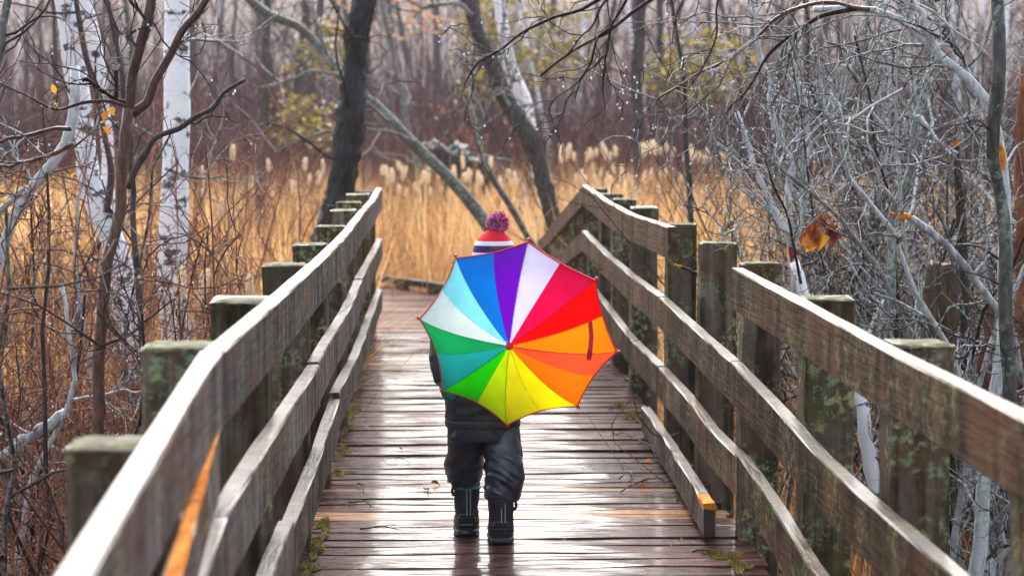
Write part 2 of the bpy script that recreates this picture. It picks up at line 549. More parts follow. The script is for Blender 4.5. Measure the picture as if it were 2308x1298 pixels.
# ------------------------------------------------------------------ setting: ground
def gz(x, y):
    """height of the marsh floor"""
    r = np.clip((np.asarray(y, float) - 60) / 70.0, 0, 1)
    return -1.0 + 0.06 * np.sin(np.asarray(x) * 1.3 + 1) * np.sin(np.asarray(y) * 0.9) + 9.4 * r * r * (3 - 2 * r)


gx = np.r_[-220, -120, -60, np.linspace(-30, 30, 61), 60, 120, 220]
gy = np.r_[-60, -20, np.linspace(-4, 60, 65), np.linspace(64, 160, 25), 200, 260]
XX, YY = np.meshgrid(gx, gy)
ZZ = gz(XX, YY)
V = np.stack([XX, YY, ZZ], -1).reshape(-1, 3)
nx, ny = len(gx), len(gy)
I = np.arange(nx * ny).reshape(ny, nx)
F = np.stack([I[:-1, :-1], I[:-1, 1:], I[1:, 1:], I[1:, :-1]], -1).reshape(-1, 4)
tag(MB().add(V, F).build('ground', M['ground_peat']), kind='structure')

# ------------------------------------------------------------------ boardwalk deck
LX, RX = -0.384, 0.966                       # deck edges


def beam(mb, P, w, h, ch=0.006, jit=0.0015, up=(0, 0, 1)):
    """chamfered timber swept along P (points on its top centre line), w across, h deep"""
    P = np.asarray(P, float); K = len(P)
    T = unit(np.gradient(P, axis=0)); U = np.asarray(up, float)
    A = unit(np.cross(T, U)); B = np.cross(A, T)
    hw = w / 2
    prof = [(-hw, -ch), (-hw + ch, 0), (hw - ch, 0), (hw, -ch), (hw, -h + ch), (hw - ch, -h), (-hw + ch, -h), (-hw, -h + ch)]
    V = np.stack([P + A * a + B * b for a, b in prof], 1)
    V = V + rng.normal(0, jit, V.shape)
    n = 8; idx = np.arange(K * n).reshape(K, n)
    q = np.stack([idx[:-1], idx[1:], np.roll(idx[1:], -1, 1), np.roll(idx[:-1], -1, 1)], -1).reshape(-1, 4)
    b0 = mb.n
    mb.add(V.reshape(-1, 3), q)
    mb.polys.append([b0 + int(i) for i in idx[0]]); mb.polys.append([b0 + int(i) for i in idx[-1][::-1]])
    return mb


deck = empty('boardwalk', (0.29, 8, 0), 'wet brown plank boardwalk running straight between two timber railings', kind='structure')
PITCH = 0.153
variants = []
for vi in range(7):
    L = RX - LX + 0.14
    xs = np.linspace(-L / 2, L / 2, 9)
    cup = 0.0025 * np.sin(np.linspace(0, 3 + vi, 9) + vi)
    P = np.stack([xs, 0.0015 * np.sin(xs * 5 + vi), cup], 1)
    mb = MB(); beam(mb, P, PITCH - 0.009 - 0.003 * (vi % 3), 0.04, 0.005, 0.0012)
    variants.append(mb.mesh('plank', smooth=False))


def plank(parent, x, y, z, m, var=None, sx=1.0, rz=0.0, rx=0.0, sy=1.0):
    me = variants[var if var is not None else random.randrange(7)]
    o = bpy.data.objects.new('plank', me); col.objects.link(o)
    if not me.materials: me.materials.append(M['plank_wet'])
    o.parent = parent
    po = ORG[parent]
    o.location = (x - po[0], y - po[1], z - po[2])
    o.rotation_euler = (rx, random.gauss(0, 0.0022), rz + random.gauss(0, 0.0022))
    o.scale = (sx * random.uniform(0.985, 1.012), sy, 1)
    o.material_slots[0].link = 'OBJECT'; o.material_slots[0].material = M[m]
    return o


y = -0.7
while y < 16.2:
    w = random.choice((0.098, 0.112, 0.125, 0.14, 0.14, 0.152))
    m = 'plank_wet'
    for yy in (9.13, 8.60, 14.15):
        if y <= yy < y + w: m = 'plank_new'; w = 0.105
    plank(deck, 0.291 + random.gauss(0, 0.008), y + w / 2, random.gauss(0, 0.0018), m, rx=random.gauss(0, 0.008), sy=w / PITCH)
    y += w
for x in (-0.30, 0.29, 0.88):
    mb = MB(); beam(mb, np.array([(x, yy, -0.052) for yy in np.linspace(-0.7, 16.3, 8)]), 0.09, 0.2)
    mb.build('joist', M['joist_wood'], deck, smooth=False)

ramp = empty('boardwalk_ramp', (0.29, 19, -0.3), 'plank ramp descending beyond the crest of the boardwalk', kind='structure')
y, sl = 16.36, -0.1
while y < 22.3:
    plank(ramp, 0.291, y, sl * (y - 16.3), 'plank_far', rx=math.atan(sl)); y += PITCH
for x in (-0.30, 0.29, 0.88):
    mb = MB(); beam(mb, np.array([(x, yy, -0.06 + sl * (yy - 16.3)) for yy in np.linspace(16.35, 22.3, 5)]), 0.09, 0.2)
    mb.build('joist', M['joist_wood'], ramp, smooth=False)

land = empty('boardwalk_landing', (-0.5, 26, -0.6), 'reddish brown lower boardwalk landing beyond the railings', kind='structure')


def land_right(yy):
    return 1.02 if yy < 26.6 else 1.02 - (yy - 26.6) * 0.47


y = 22.4
while y < 33:
    a, b = -3.4, land_right(y)
    plank(land, (a + b) / 2, y, -0.6 + random.gauss(0, 0.001), 'plank_far', sx=(b - a) / (RX - LX + 0.14)); y += PITCH
for x in (-3.0, -1.6, -0.3):
    mb = MB(); beam(mb, np.array([(x, yy, -0.655) for yy in np.linspace(22.4, 29 if x > -1 else 33, 5)]), 0.09, 0.2)
    mb.build('joist', M['joist_wood'], land, smooth=False)
kerb = empty('kerb_rail', (0.2, 28.5, -0.6), 'low dark timber kerb raised on blocks along the lower landing', 'kerb')
mb = MB(); beam(mb, np.array([(land_right(yy) - 0.06, yy, -0.46) for yy in np.linspace(26.7, 33, 8)]), 0.1, 0.08)
mb.build('rail', M['joist_wood'], kerb, smooth=False)
for yy in np.arange(26.9, 33, 0.85):
    mb = MB(); beam(mb, np.array([(land_right(yy + d) - 0.06, yy + d, -0.54) for d in (0, 0.1, 0.2)]), 0.09, 0.055)
    mb.build('block', M['rail_brown'], kerb, smooth=False)

# ------------------------------------------------------------------ railings
RW, RH = 0.042, 0.135


def railing(name, label, xin, side, posts, boards, matn, group='timber railings'):
    """side -1 left, +1 right; boards: list of polylines [(Y, height), ...]"""
    root = empty(name, (xin, 8, 0), label, 'railing', group)
    for (py, ph, pw) in posts:
        px = xin + side * (RW + pw / 2 + 0.003)
        mb = MB()
        zs = np.array([-1.15, -0.3, 0.2, 0.5, 0.75, ph])
        lean = random.gauss(0, 0.008)
        P = np.array([(px + side * abs(lean) * (zz / 1.0 if zz > 0 else 0), py + random.gauss(0, 0.002), zz) for zz in zs])
        beam(mb, P[::-1], pw, 0.14, 0.008, 0.002, up=(0, -1, 0))
        po = mb.build('post', M['post_wood'], root, org=(px, py, 0), smooth=False)
        # moss pad on the cut top
        mb = MB(); n = 9
        g = np.linspace(-1, 1, n); GX, GY = np.meshgrid(g, g)
        edge = np.maximum(np.abs(GX), np.abs(GY))
        hgt = 0.002 + 0.004 * rng.random((n, n)) - 0.008 * np.clip(edge - 0.8, 0, 1) / 0.2
        tip = P[-1]
        PX_ = tip[0] + GX * (pw / 2 + 0.003); PY_ = tip[1] + 0.07 + GY * 0.073
        V = np.stack([PX_, PY_, ph + hgt], -1).reshape(-1, 3)
        I = np.arange(n * n).reshape(n, n)
        F = np.stack([I[:-1, :-1], I[:-1, 1:], I[1:, 1:], I[1:, :-1]], -1).reshape(-1, 4)
        mb.add(V, F).build('moss_cap', M['moss_green'], po)
    for bi, bd in enumerate(boards):
        ys = np.array([p[0] for p in bd]); hs_ = np.array([p[1] for p in bd])
        K = max(6, int((ys[-1] - ys[0]) / 0.25))
        yy = np.linspace(ys[0], ys[-1], K)
        hh = np.interp(yy, ys, hs_)
        hh[1:-1] = (hh[:-2] + 4 * hh[1:-1] + hh[2:]) / 6
        xx = xin + side * RW / 2 + 0.002 * np.sin(yy * 1.3 + bi)
        mb = MB(); beam(mb, np.stack([xx, yy, hh], 1), RW, RH, 0.004, 0.0006)
        mb.build('rail', M[matn[bi % len(matn)]], root, org=(xin, (ys[0] + ys[-1]) / 2, hh.mean()), smooth=False)
    return root


Lp = [(1.8, .86, .14), (3.59, .91, .13), (4.52, .973, .14), (5.94, .957, .14), (7.80, .94, .14), (9.33, .932, .13), (11.05, .93, .14), (12.7, .948, .13), (13.6, .96, .14), (15.1, .964, .14), (16.2, .952, .13)]
Lb = [[(1.6, .86), (2.58, .909), (4.19, 1.0)], [(4.2, 1.0), (7.49, .957)], [(7.5, .955), (10.5, .938), (12.98, .949)], [(13.0, .952), (14.5, .945), (16.35, .975)],
      [(1.7, .60), (3.87, .669), (4.25, .70)], [(4.26, .70), (5.13, .69), (7.56, .644)], [(7.58, .65), (10.1, .617), (11.9, .635)], [(11.92, .64), (13, .63), (16.3, .633)],
      [(2.2, .36), (5.7, .385), (6.2, .375)], [(6.22, .352), (7.6, .34), (9.08, .365)], [(9.1, .385), (11.0, .32), (13, .315), (16.3, .29)]]
railing('timber_railing', 'grey weathered three-board railing on the left of the boardwalk, long and unbroken', -0.37, -1, Lp, Lb, ['rail_grey'])

Rp = [(2.7, .90, .14), (4.1, .89, .14), (5.43, .892, .14), (6.67, .907, .14), (8.03, .928, .13), (9.35, .933, .14), (10.62, .955, .13), (12.6, .96, .14), (14.0, .965, .13), (15.1, .965, .14), (16.25, .97, .13)]
Rb = [[(2.0, .91), (4.0, .904), (5.3, .903), (6.4, .914), (7.94, .923)], [(10.17, .964), (12.2, .945), (14.1, .955), (16.2, .995)],
      [(2.6, .53), (4.57, .54), (5.5, .54), (6.14, .545), (6.87, .58), (7.97, .609)], [(7.98, .61), (8.64, .614), (10.54, .643)], [(10.55, .646), (12.2, .636), (14.0, .65), (16.2, .69)],
      [(4.0, .22), (6.32, .235), (6.82, .28), (7.74, .325)], [(7.75, .322), (8.6, .31), (9.37, .336), (10.6, .33)], [(10.62, .332), (12.2, .322), (14.3, .357), (16.2, .37)]]
railing('timber_railing', 'brown timber railing on the right of the boardwalk with a missing top board', 0.97, 1, Rp, Rb, ['rail_brown'])

# the rail that runs down the ramp
rr = empty('ramp_railing', (1.0, 19, -0.3), 'brown railing sloping down the ramp past the far crest', 'railing', 'timber railings')
for i, h0 in enumerate((.985, .68, .36)):
    mb = MB(); yy = np.linspace(16.25, 23.2, 12)
    beam(mb, np.stack([np.full(12, 0.992), yy, h0 - 0.1 * (yy - 16.25)], 1), RW, RH)
    mb.build('rail', M['rail_brown'], rr, org=(0.99, 19.5, 0.3), smooth=False)
for yy in (17.9, 19.6, 21.3, 23.0):
    zt = .96 - .1 * (yy - 16.25)
    mb = MB(); beam(mb, np.array([(1.085, yy, z) for z in (zt, zt / 2, -0.5, -1.2)]), .13, .13, up=(0, -1, 0))
    mb.build('post', M['post_wood'], rr, org=(1.085, yy, 0), smooth=False)

# split sister board with raw orange wood inside the nearest left rail
sb = empty('split_board', (-0.345, 3.2, 0.84), 'split board with raw orange wood along its edge, on the near grey railing', 'board')
yy = np.linspace(2.45, 4.12, 14)
top = np.interp(yy, [2.45, 3.1, 4.12], [.70, .757, .868])
mb = MB(); beam(mb, np.stack([np.linspace(-0.340, -0.384, 14), yy, top], 1), 0.026, 0.09, 0.003, 0.002)
mb.build('weathered_face', M['rail_grey'], sb, smooth=False)
mb = MB(); beam(mb, np.stack([np.linspace(-0.341, -0.381, 14), yy, top + 0.007], 1), 0.019, 0.0066, 0.0015, 0.002)
mb.build('raw_edge', M['fresh_cut'], sb, smooth=False)

# loose toe board lying on edge along the right side of the deck
tb = empty('toe_board', (0.91, 9.2, 0.02), 'loose board standing on edge on the deck with an orange cut end', 'board')
P = np.array([(0.935 - 0.028 * s, 10.75 - 2.78 * s, 0.022 + 0.115 - 0.004 * s + 0.006 * math.sin(3 * s)) for s in np.linspace(0, 1, 14)])
mb = MB(); beam(mb, P[:13], 0.04, 0.112, 0.004, 0.0015)
tbo = mb.build('plank_body', M['rail_grey'], tb, smooth=False)
mb = MB(); P2 = np.array([P[12] + (P[13] - P[12]) * s for s in (0.02, 0.5, 0.97)])
P2[:, 2] += 0.001
beam(mb, P2 - np.array((0, 0, 0.0)), 0.0405, 0.022, 0.004, 0.0015)
mb.build('cut_face', M['fresh_cut'], tb, smooth=False)
mb = MB(); P3 = P2.copy(); P3[:, 2] -= 0.0222
beam(mb, P3, 0.04, 0.09, 0.002, 0.001)
mb.build('end_block', M['dark_end'], tb, smooth=False)

# ------------------------------------------------------------------ moss, twigs and leaves on the deck
for i, (px, py, w, l) in enumerate([(802, 930, .07, .30), (792, 968, .05, .2), (784, 1022, .05, .2), (770, 1072, .05, .12), (740, 1190, .05, .12), (728, 1228, .06, .14), (722, 1250, .05, .1), (712, 1292, .05, .1), (822, 852, .04, .25), (834, 812, .03, .3),
                                    (1392, 918, .05, .12), (1425, 945, .07, .2), (1640, 1272, .09, .12), (1600, 1262, .05, .07), (1660, 1290, .06, .1)]):
    Y = FPX * CAMH / (py - 285)
    c = at(px, py, Y); c[2] = 0.012
    mb = MB(); n = 800
    a = rng.random(n) * 6.283; r = np.sqrt(rng.random(n)) * (0.6 + 0.4 * np.sin(a * 3 + i))
    S = np.stack([c[0] + (-.02 if px < 1100 else .01) + np.cos(a) * r * w * .75, c[1] + np.sin(a) * r * l * 1.5, np.full(n, 0.004)], 1)
    D = np.stack([rng.normal(0, .35, n), rng.normal(0, .35, n), np.ones(n)], 1)
    h = (0.003 + 0.008 * rng.random(n))[:, None] * (1.15 - r[:, None])
    C = np.stack([S, S + unit(D) * h * .6, S + unit(D) * h + rng.normal(0, .003, (n, 3))], 1)
    mb.tubes(C, np.tile([.003, .0026, .0008], (n, 1)), 3)
    side = 'left' if px < 1100 else 'right'
    tag(mb.build('moss_patch', M['moss'], None, org=c), 'golden olive moss patch on the %s edge of the deck' % side, 'moss', 'moss on the %s deck edge' % side)

tw = [((858, 1036), (925, 1052)), ((806, 1098), (820, 1120)), ((786, 1141), (842, 1155)), ((812, 1203), (905, 1207)), ((955, 1110), (968, 1122)), ((1420, 1075), (1440, 1105)), ((1400, 1120), (1455, 1098)),
      ((1432, 1102), (1500, 1095)), ((1372, 930), (1410, 945)), ((1525, 1140), (1570, 1125)), ((1440, 1000), (1500, 1065)), ((1395, 1090), (1430, 1085)), ((1560, 1260), (1610, 1262)), ((1380, 985), (1425, 998))]
for i, (a, b) in enumerate(tw):
    p = at(a[0], a[1], FPX * CAMH / (a[1] - 285)); q = at(b[0], b[1], FPX * CAMH / (b[1] - 285))
    K = 9
    C = np.linspace(p, q, K); C[:, 2] = 0.010 + 0.012 * np.sin(np.linspace(0, 3.1, K)); C = wig(C, 0.012); C[:, 2] = np.maximum(C[:, 2], 0.005)
    mb = MB(); mb.tubes(C, taper(K, .0032, .0014), 5, cap=True)
    c2, r2 = grow(C, taper(K, .003, .0015), 2, (.03, .06), K=4, up=0, rmin=.001)
    c2[:, :, 2] = np.clip(c2[:, :, 2], .005, .03)
    mb.tubes(c2, r2, 4)
    side = 'left' if a[0] < 1000 else 'right'
    tag(mb.build('fallen_twig', M['twig_dark'], None, org=C[0]), 'thin dark twig on the %s half of the wet deck' % side, 'twig', 'twigs fallen on the %s half of the deck' % side)


def leaf_geo(mb, c, size, dirv, nrm, tint, curl=0.3, w=0.55):
    d = unit(np.asarray(dirv, float)); n_ = np.asarray(nrm, float); s = unit(np.cross(d, n_)); n_ = np.cross(s, d)
    L = [0, .25, .55, .8, 1.0]; Wd = [.05, .75, 1.0, .55, .03]
    V = []
    for l, ww in zip(L, Wd):
        for sg in (-1, 0, 1):
            V.append(np.asarray(c) + d * size * l + s * size * w * .5 * ww * sg + n_ * size * (curl * (abs(sg) * ww * .5) - curl * .6 * (l - .5) ** 2))
    F = []
    for a in range(4):
        for b in range(2):
            F.append([a * 3 + b, a * 3 + b + 1, a * 3 + b + 4, a * 3 + b + 3])
    mb.add(V, F, tint)


for i, (px, py, s, m) in enumerate([(993, 1100, .045, 'leaf_red'), (1472, 1050, .04, 'leaf_orange'), (1485, 1056, .03, 'leaf_red'), (1445, 1112, .035, 'leaf_red'), (1460, 1095, .03, 'leaf_red'), (908, 1020, .02, 'leaf_red'), (1420, 1098, .03, 'leaf_red'), (1500, 955, .03, 'leaf_orange')]):
    c = at(px, py, FPX * CAMH / (py - 285)); c[2] = .006
    mb = MB(); leaf_geo(mb, c, s, (rng.normal(), rng.normal() * .6, .25), (rng.normal() * .2, rng.normal() * .3, 1), rng.random(), .5)
    lab = ['small red leaf beside the child on the deck', 'orange leaf by the loose toe board', 'red leaf touching the orange leaf by the toe board'][i] if i < 3 else 'tiny dead leaf scrap on the wet planks'
    tag(mb.build('fallen_leaf', M[m], None, org=c), lab, 'leaf', 'leaves on the deck')

# ------------------------------------------------------------------ child
def loft(mb, pts, rads, n=22, power=2.0, refx=(1, 0, 0)):
    P = np.asarray(pts, float); Rr = np.asarray(rads, float)
    if Rr.ndim == 1: Rr = np.stack([Rr, Rr], 1)
    K0 = len(P); K = max(K0 * 3, 8)
    u0 = np.linspace(0, 1, K0); u = np.linspace(0, 1, K)
    P = resample(P, K); Rr = np.stack([np.interp(u, u0, Rr[:, 0]), np.interp(u, u0, Rr[:, 1])], 1)
    T = unit(np.gradient(P, axis=0)); ref = np.asarray(refx, float)
    A = unit(ref - (T @ ref)[:, None] * T); B = np.cross(T, A)
    a = np.arange(n) * 2 * math.pi / n
    ca, sa = np.cos(a), np.sin(a)
    ca = np.sign(ca) * np.abs(ca) ** (2 / power); sa = np.sign(sa) * np.abs(sa) ** (2 / power)
    V = P[:, None] + A[:, None] * (Rr[:, :1] * ca)[..., None] + B[:, None] * (Rr[:, 1:] * sa)[..., None]
    idx = np.arange(K * n).reshape(K, n)
    q = np.stack([idx[:-1], np.roll(idx[:-1], -1, 1), np.roll(idx[1:], -1, 1), idx[1:]], -1).reshape(-1, 4)
    b0 = mb.n
    mb.add(V.reshape(-1, 3), q)
    mb.polys.append([b0 + int(i) for i in idx[0][::-1]]); mb.polys.append([b0 + int(i) for i in idx[-1]])
    return mb


def ball(mb, c, r, n=14):
    c = np.asarray(c, float); r = np.broadcast_to(np.asarray(r, float), (3,))
    th = np.linspace(0.08, math.pi - 0.08, n)
    P = np.stack([np.zeros(n), np.zeros(n), np.cos(th)], 1); a = np.arange(n) * 2 * math.pi / n
    V = np.stack([np.sin(th)[:, None] * np.cos(a), np.sin(th)[:, None] * np.sin(a), np.repeat(np.cos(th)[:, None], n, 1)], -1)
    V = c + V * r
    idx = np.arange(n * n).reshape(n, n)
    q = np.stack([idx[:-1], idx[1:], np.roll(idx[1:], -1, 1), np.roll(idx[:-1], -1, 1)], -1).reshape(-1, 4)
    b0 = mb.n; mb.add(V.reshape(-1, 3), q)
    mb.polys.append([b0 + int(i) for i in idx[0]]); mb.polys.append([b0 + int(i) for i in idx[-1][::-1]])
    return mb


def fuse(mb, name, m, parent, voxel=0.008, smooth=6, disp=None):
    """weld overlapping closed volumes into one continuous skin"""
    me = mb.mesh(name + '_raw')
    o = bpy.data.objects.new('tmp', me); col.objects.link(o)
    md = o.modifiers.new('r', 'REMESH'); md.mode = 'VOXEL'; md.voxel_size = voxel
    sm = o.modifiers.new('s', 'SMOOTH'); sm.iterations = smooth; sm.factor = 0.5
    dg = bpy.context.evaluated_depsgraph_get(); dg.update()
    me2 = bpy.data.meshes.new_from_object(o.evaluated_get(dg))
    bpy.data.objects.remove(o); bpy.data.meshes.remove(me)
    n = len(me2.vertices)
    co = np.empty(n * 3, np.float32); me2.vertices.foreach_get('co', co); co = co.reshape(-1, 3).astype(float)
    if disp is not None:
        no = np.array([v.normal[:] for v in me2.vertices])
        d = np.array([disp(c) for c in co])
        co = co + no * d[:, None]
    org = ORG[parent]
    me2.vertices.foreach_set('co', (co - org).ravel().astype(np.float32))
    me2.polygons.foreach_set('use_smooth', np.full(len(me2.polygons), True))
    me2.name = name; me2.materials.clear()
    me2.update()
    return link(name, me2, m, parent, org)


plain('skin', (0.62, 0.36, 0.26), 0.5)
plain('hair', (0.09, 0.045, 0.02), 0.6)
k = plain('rain_trousers', (0.008, 0.018, 0.032), 0.3, Coat_Weight=0.6, Coat_Roughness=0.22)
k = plain('jacket', (0.014, 0.017, 0.024), 0.45)
k.bump(k.noise(k.coord((1, 1, 1)), 40, 4), 0.3, 0.01)
plain('jacket_hem', (0.026, 0.031, 0.036), 0.5)
plain('boot_rubber', (0.007, 0.007, 0.009), 0.28, Coat_Weight=0.3)
plain('boot_textile', (0.012, 0.013, 0.018), 0.55)
plain('teal_trim', (0.02, 0.33, 0.36), 0.5)
plain('stitch_white', (0.42, 0.46, 0.46), 0.5)
plain('mitten_green', (0.02, 0.24, 0.17), 0.8)
plain('eye_white', (0.8, 0.8, 0.8), 0.2)
plain('eye_brown', (0.05, 0.02, 0.01), 0.2)

k = NT('knit_hat')
tc = k.n('TexCoord'); sep = k.n('SeparateXYZ'); k.set(sep.inputs[0], tc.outputs['Object'])
zz = k.math('MULTIPLY_ADD', sep.outputs['Z'], 5.0, 0.5)      # hat origin at z 0.98: +-0.1 m -> 0..1
def hz(z): return (z - 0.98) * 5 + 0.5
st = k.ramp(zz, [(0, (0.75, 0.02, 0.07)), (hz(.958), (0.86, 0.84, 0.88)), (hz(.969), (0.05, 0.012, 0.12)), (hz(.992), (0.86, 0.84, 0.88)), (hz(1.006), (0.86, 0.006, 0.02))], 'CONSTANT')
wv = k.n('TexWave', wave_type='BANDS'); k.set(wv.inputs['Vector'], k.coord((1, 1, .7), False)); wv.inputs['Scale'].default_value = 120; wv.inputs['Distortion'].default_value = 2
k.bs(Base_Color=st, Roughness=0.9)
k.bump(wv.outputs['Fac'], 0.5, 0.003)
k = NT('pompom_yarn')
k.bs(Base_Color=k.ramp(k.tint(), [(0, (0.30, 0.01, 0.13)), (0.25, (0.75, 0.03, 0.28)), (0.5, (0.45, 0.03, 0.28)), (0.6, (0.88, 0.36, 0.60)), (0.88, (0.92, 0.80, 0.88))], 'CONSTANT'), Roughness=0.9)

CYB = 8.08
person = empty('person', (0.165, CYB, 0.0), 'small child walking away in dark rainwear and red striped bobble hat', 'person')

SHR = np.array((0.283, CYB, .765)); ELR = np.array((0.342, CYB + .03, .635)); HDR = np.array((0.349, CYB + .045, .778))
SHL = np.array((0.082, CYB, .765)); ELL = np.array((0.018, CYB - .005, .640)); HDL = np.array((0.030, CYB - .05, .525))
LFOOT = np.array((0.099, 8.12, 0.0)); RFOOT = np.array((0.212, 7.955, 0.0))

# body, one skin
mb = MB()
loft(mb, [(.155, CYB, .40), (.158, CYB, .52), (.17, CYB, .66), (.18, CYB, .76), (.184, CYB, .80)], [(.085, .065), (.09, .07), (.095, .07), (.09, .06), (.04, .04)])
loft(mb, [(.184, CYB, .77), (.188, CYB + .006, .87)], [(.034, .034), (.033, .033)])
ball(mb, (.192, CYB + .008, .935), (.068, .078, .092), 18)
ball(mb, (.192, CYB + .052, .905), (.052, .038, .05))
ball(mb, (.192, CYB + .089, .925), (.011, .013, .012))
for s in (-1, 1):
    ball(mb, (.192 + s * .069, CYB - .004, .925), (.009, .016, .024))
loft(mb, [SHR + (-.04, 0, .0), SHR, ELR, HDR], [.032, .032, .025, .019])
loft(mb, [SHL + (.04, 0, .0), SHL, ELL, HDL, HDL + (.006, -.012, -.03)], [.032, .032, .025, .019, .018])
loft(mb, [(.115, CYB, .42), (.098, 8.165, .24), (.099, 8.175, .06), (.099, 8.235, .03)], [.055, .034, .026, .022])
loft(mb, [(.198, CYB, .42), (.214, 8.02, .24), (.212, 8.01, .06), (.212, 8.07, .03)], [.055, .034, .026, .022])
body = fuse(mb, 'body', M['skin'], person, 0.009, 3)
for s in (-1, 1):
    mb = MB(); ball(mb, (.192 + s * .028, CYB + .076, .938), (.011, .008, .009), 10)
    e = mb.build('eye', M['eye_white'], person)
    mb = MB(); ball(mb, (.192 + s * .028, CYB + .083, .938), .0045, 8); mb.build('iris', M['eye_brown'], e)
mb = MB(); loft(mb, [(.172, CYB + .085, .882), (.192, CYB + .09, .879), (.212, CYB + .085, .882)], [.003, .005, .003], 8, refx=(0, 0, 1))
k = plain('lip', (0.45, 0.16, 0.14), 0.5)
mb.build('mouth', M['lip'], person)
mb = MB(); loft(mb, [(.192, CYB - .008, .985), (.192, CYB - .014, .94), (.190, CYB - .022, .885), (.188, CYB - .024, .862)], [(.066, .066), (.072, .07), (.064, .056), (.045, .04)], 18)
fuse(mb, 'hair', M['hair'], person, 0.008, 3)


def folds(c, amp, sc=(1, 1, 1), seed=0.0):
    p = Vector((c[0] * sc[0] + seed, c[1] * sc[1], c[2] * sc[2]))
    a = mnoise.noise(p); b = mnoise.noise(p * 2.3 + Vector((5, 1, 2)))
    return amp * (1 - 2.2 * abs(a)) + amp * .4 * b


# trousers: baggy, hem of the left leg pushed up over the boot
mb = MB()
loft(mb, [(.154, CYB, .50), (.154, CYB, .42), (.155, CYB, .34)], [(.118, .095), (.124, .102), (.118, .10)], 26, 2.4)
loft(mb, [(.100, CYB, .39), (.093, CYB + .03, .30), (.090, CYB + .065, .235), (.090, CYB + .092, .220), (.095, CYB + .10, .208)], [(.066, .085), (.061, .078), (.058, .072), (.062, .072), (.054, .062)], 24, 2.3)
loft(mb, [(.208, CYB, .39), (.219, CYB - .025, .30), (.225, CYB - .045, .235), (.219, CYB - .055, .180), (.214, CYB - .055, .148)], [(.066, .085), (.063, .08), (.064, .075), (.059, .068), (.054, .062)], 24, 2.3)


def tr_d(c):
    s = 1.0 if c[0] > .157 else -1.0
    low = np.clip((.36 - c[2]) / .12, 0.25, 1)
    z = c[2] + s * (c[0] - .157) * 0.75 + (c[1] - CYB) * .3
    f = folds((c[0], c[1], z), .008, (6, 6, 24), 3.0)
    f += folds((c[0] + c[2] * .6, c[1], c[2] - c[0] * .5), .0028, (20, 14, 22), 8.0)
    return f * low


fuse(mb, 'trousers', M['rain_trousers'], person, 0.0042, 4, tr_d)

# jacket
mb = MB()
loft(mb, [(.152, CYB, .405), (.153, CYB, .46), (.16, CYB, .58), (.172, CYB, .70), (.181, CYB, .775), (.185, CYB, .815), (.187, CYB, .84)], [(.124, .106), (.126, .108), (.126, .105), (.128, .10), (.118, .085), (.07, .065), (.05, .052)], 28, 2.4)
loft(mb, [SHR + (-.05, 0, .0), SHR, ELR, HDR + (ELR - HDR) * .22], [.05, .052, .045, .036], 18)
loft(mb, [SHL + (.05, 0, .0), SHL, ELL, HDL + (ELL - HDL) * .12], [.05, .052, .045, .036], 18)
fuse(mb, 'jacket', M['jacket'], person, 0.006, 4, lambda c: folds(c, .004, (9, 9, 16), 1.0))
mb = MB(); loft(mb, [(.152, CYB, .383), (.152, CYB, .412)], [(.1255, .108), (.1275, .110)], 30, 2.4)
fuse(mb, 'hem_band', M['jacket_hem'], person, 0.006, 2, lambda c: folds(c, .002, (14, 14, 8), 2.0))
mb = MB(); loft(mb, [(.188, CYB + .004, .845), (.187, CYB + .002, .815), (.185, CYB, .80)], [(.055, .058), (.062, .062), (.075, .07)], 20)
fuse(mb, 'collar', M['jacket'], person, 0.007, 2)

# mittens
for nm, w, e, tip in (('mitten', HDL, ELL, HDL + np.array((.034, -.010, -.036))), ('mitten', HDR, ELR, HDR + np.array((.006, -.004, .045)))):
    mb = MB()
    d = unit(w - e)
    loft(mb, [w - d * .02, w + d * .005, (w + tip) / 2 + d * .008, tip, tip + unit(tip - w) * .018], [(.026, .026), (.024, .024), (.031, .022), (.027, .02), (.012, .010)], 16)
    th = np.cross(d, (0, 1, 0)); th = unit(th)
    if w is HDL: th = -th
    loft(mb, [w + d * .004, w + d * .018 - th * .028, w + d * .036 - th * .036], [.013, .012, .008], 10)
    fuse(mb, nm, M['mitten_green'], person, 0.004, 3)


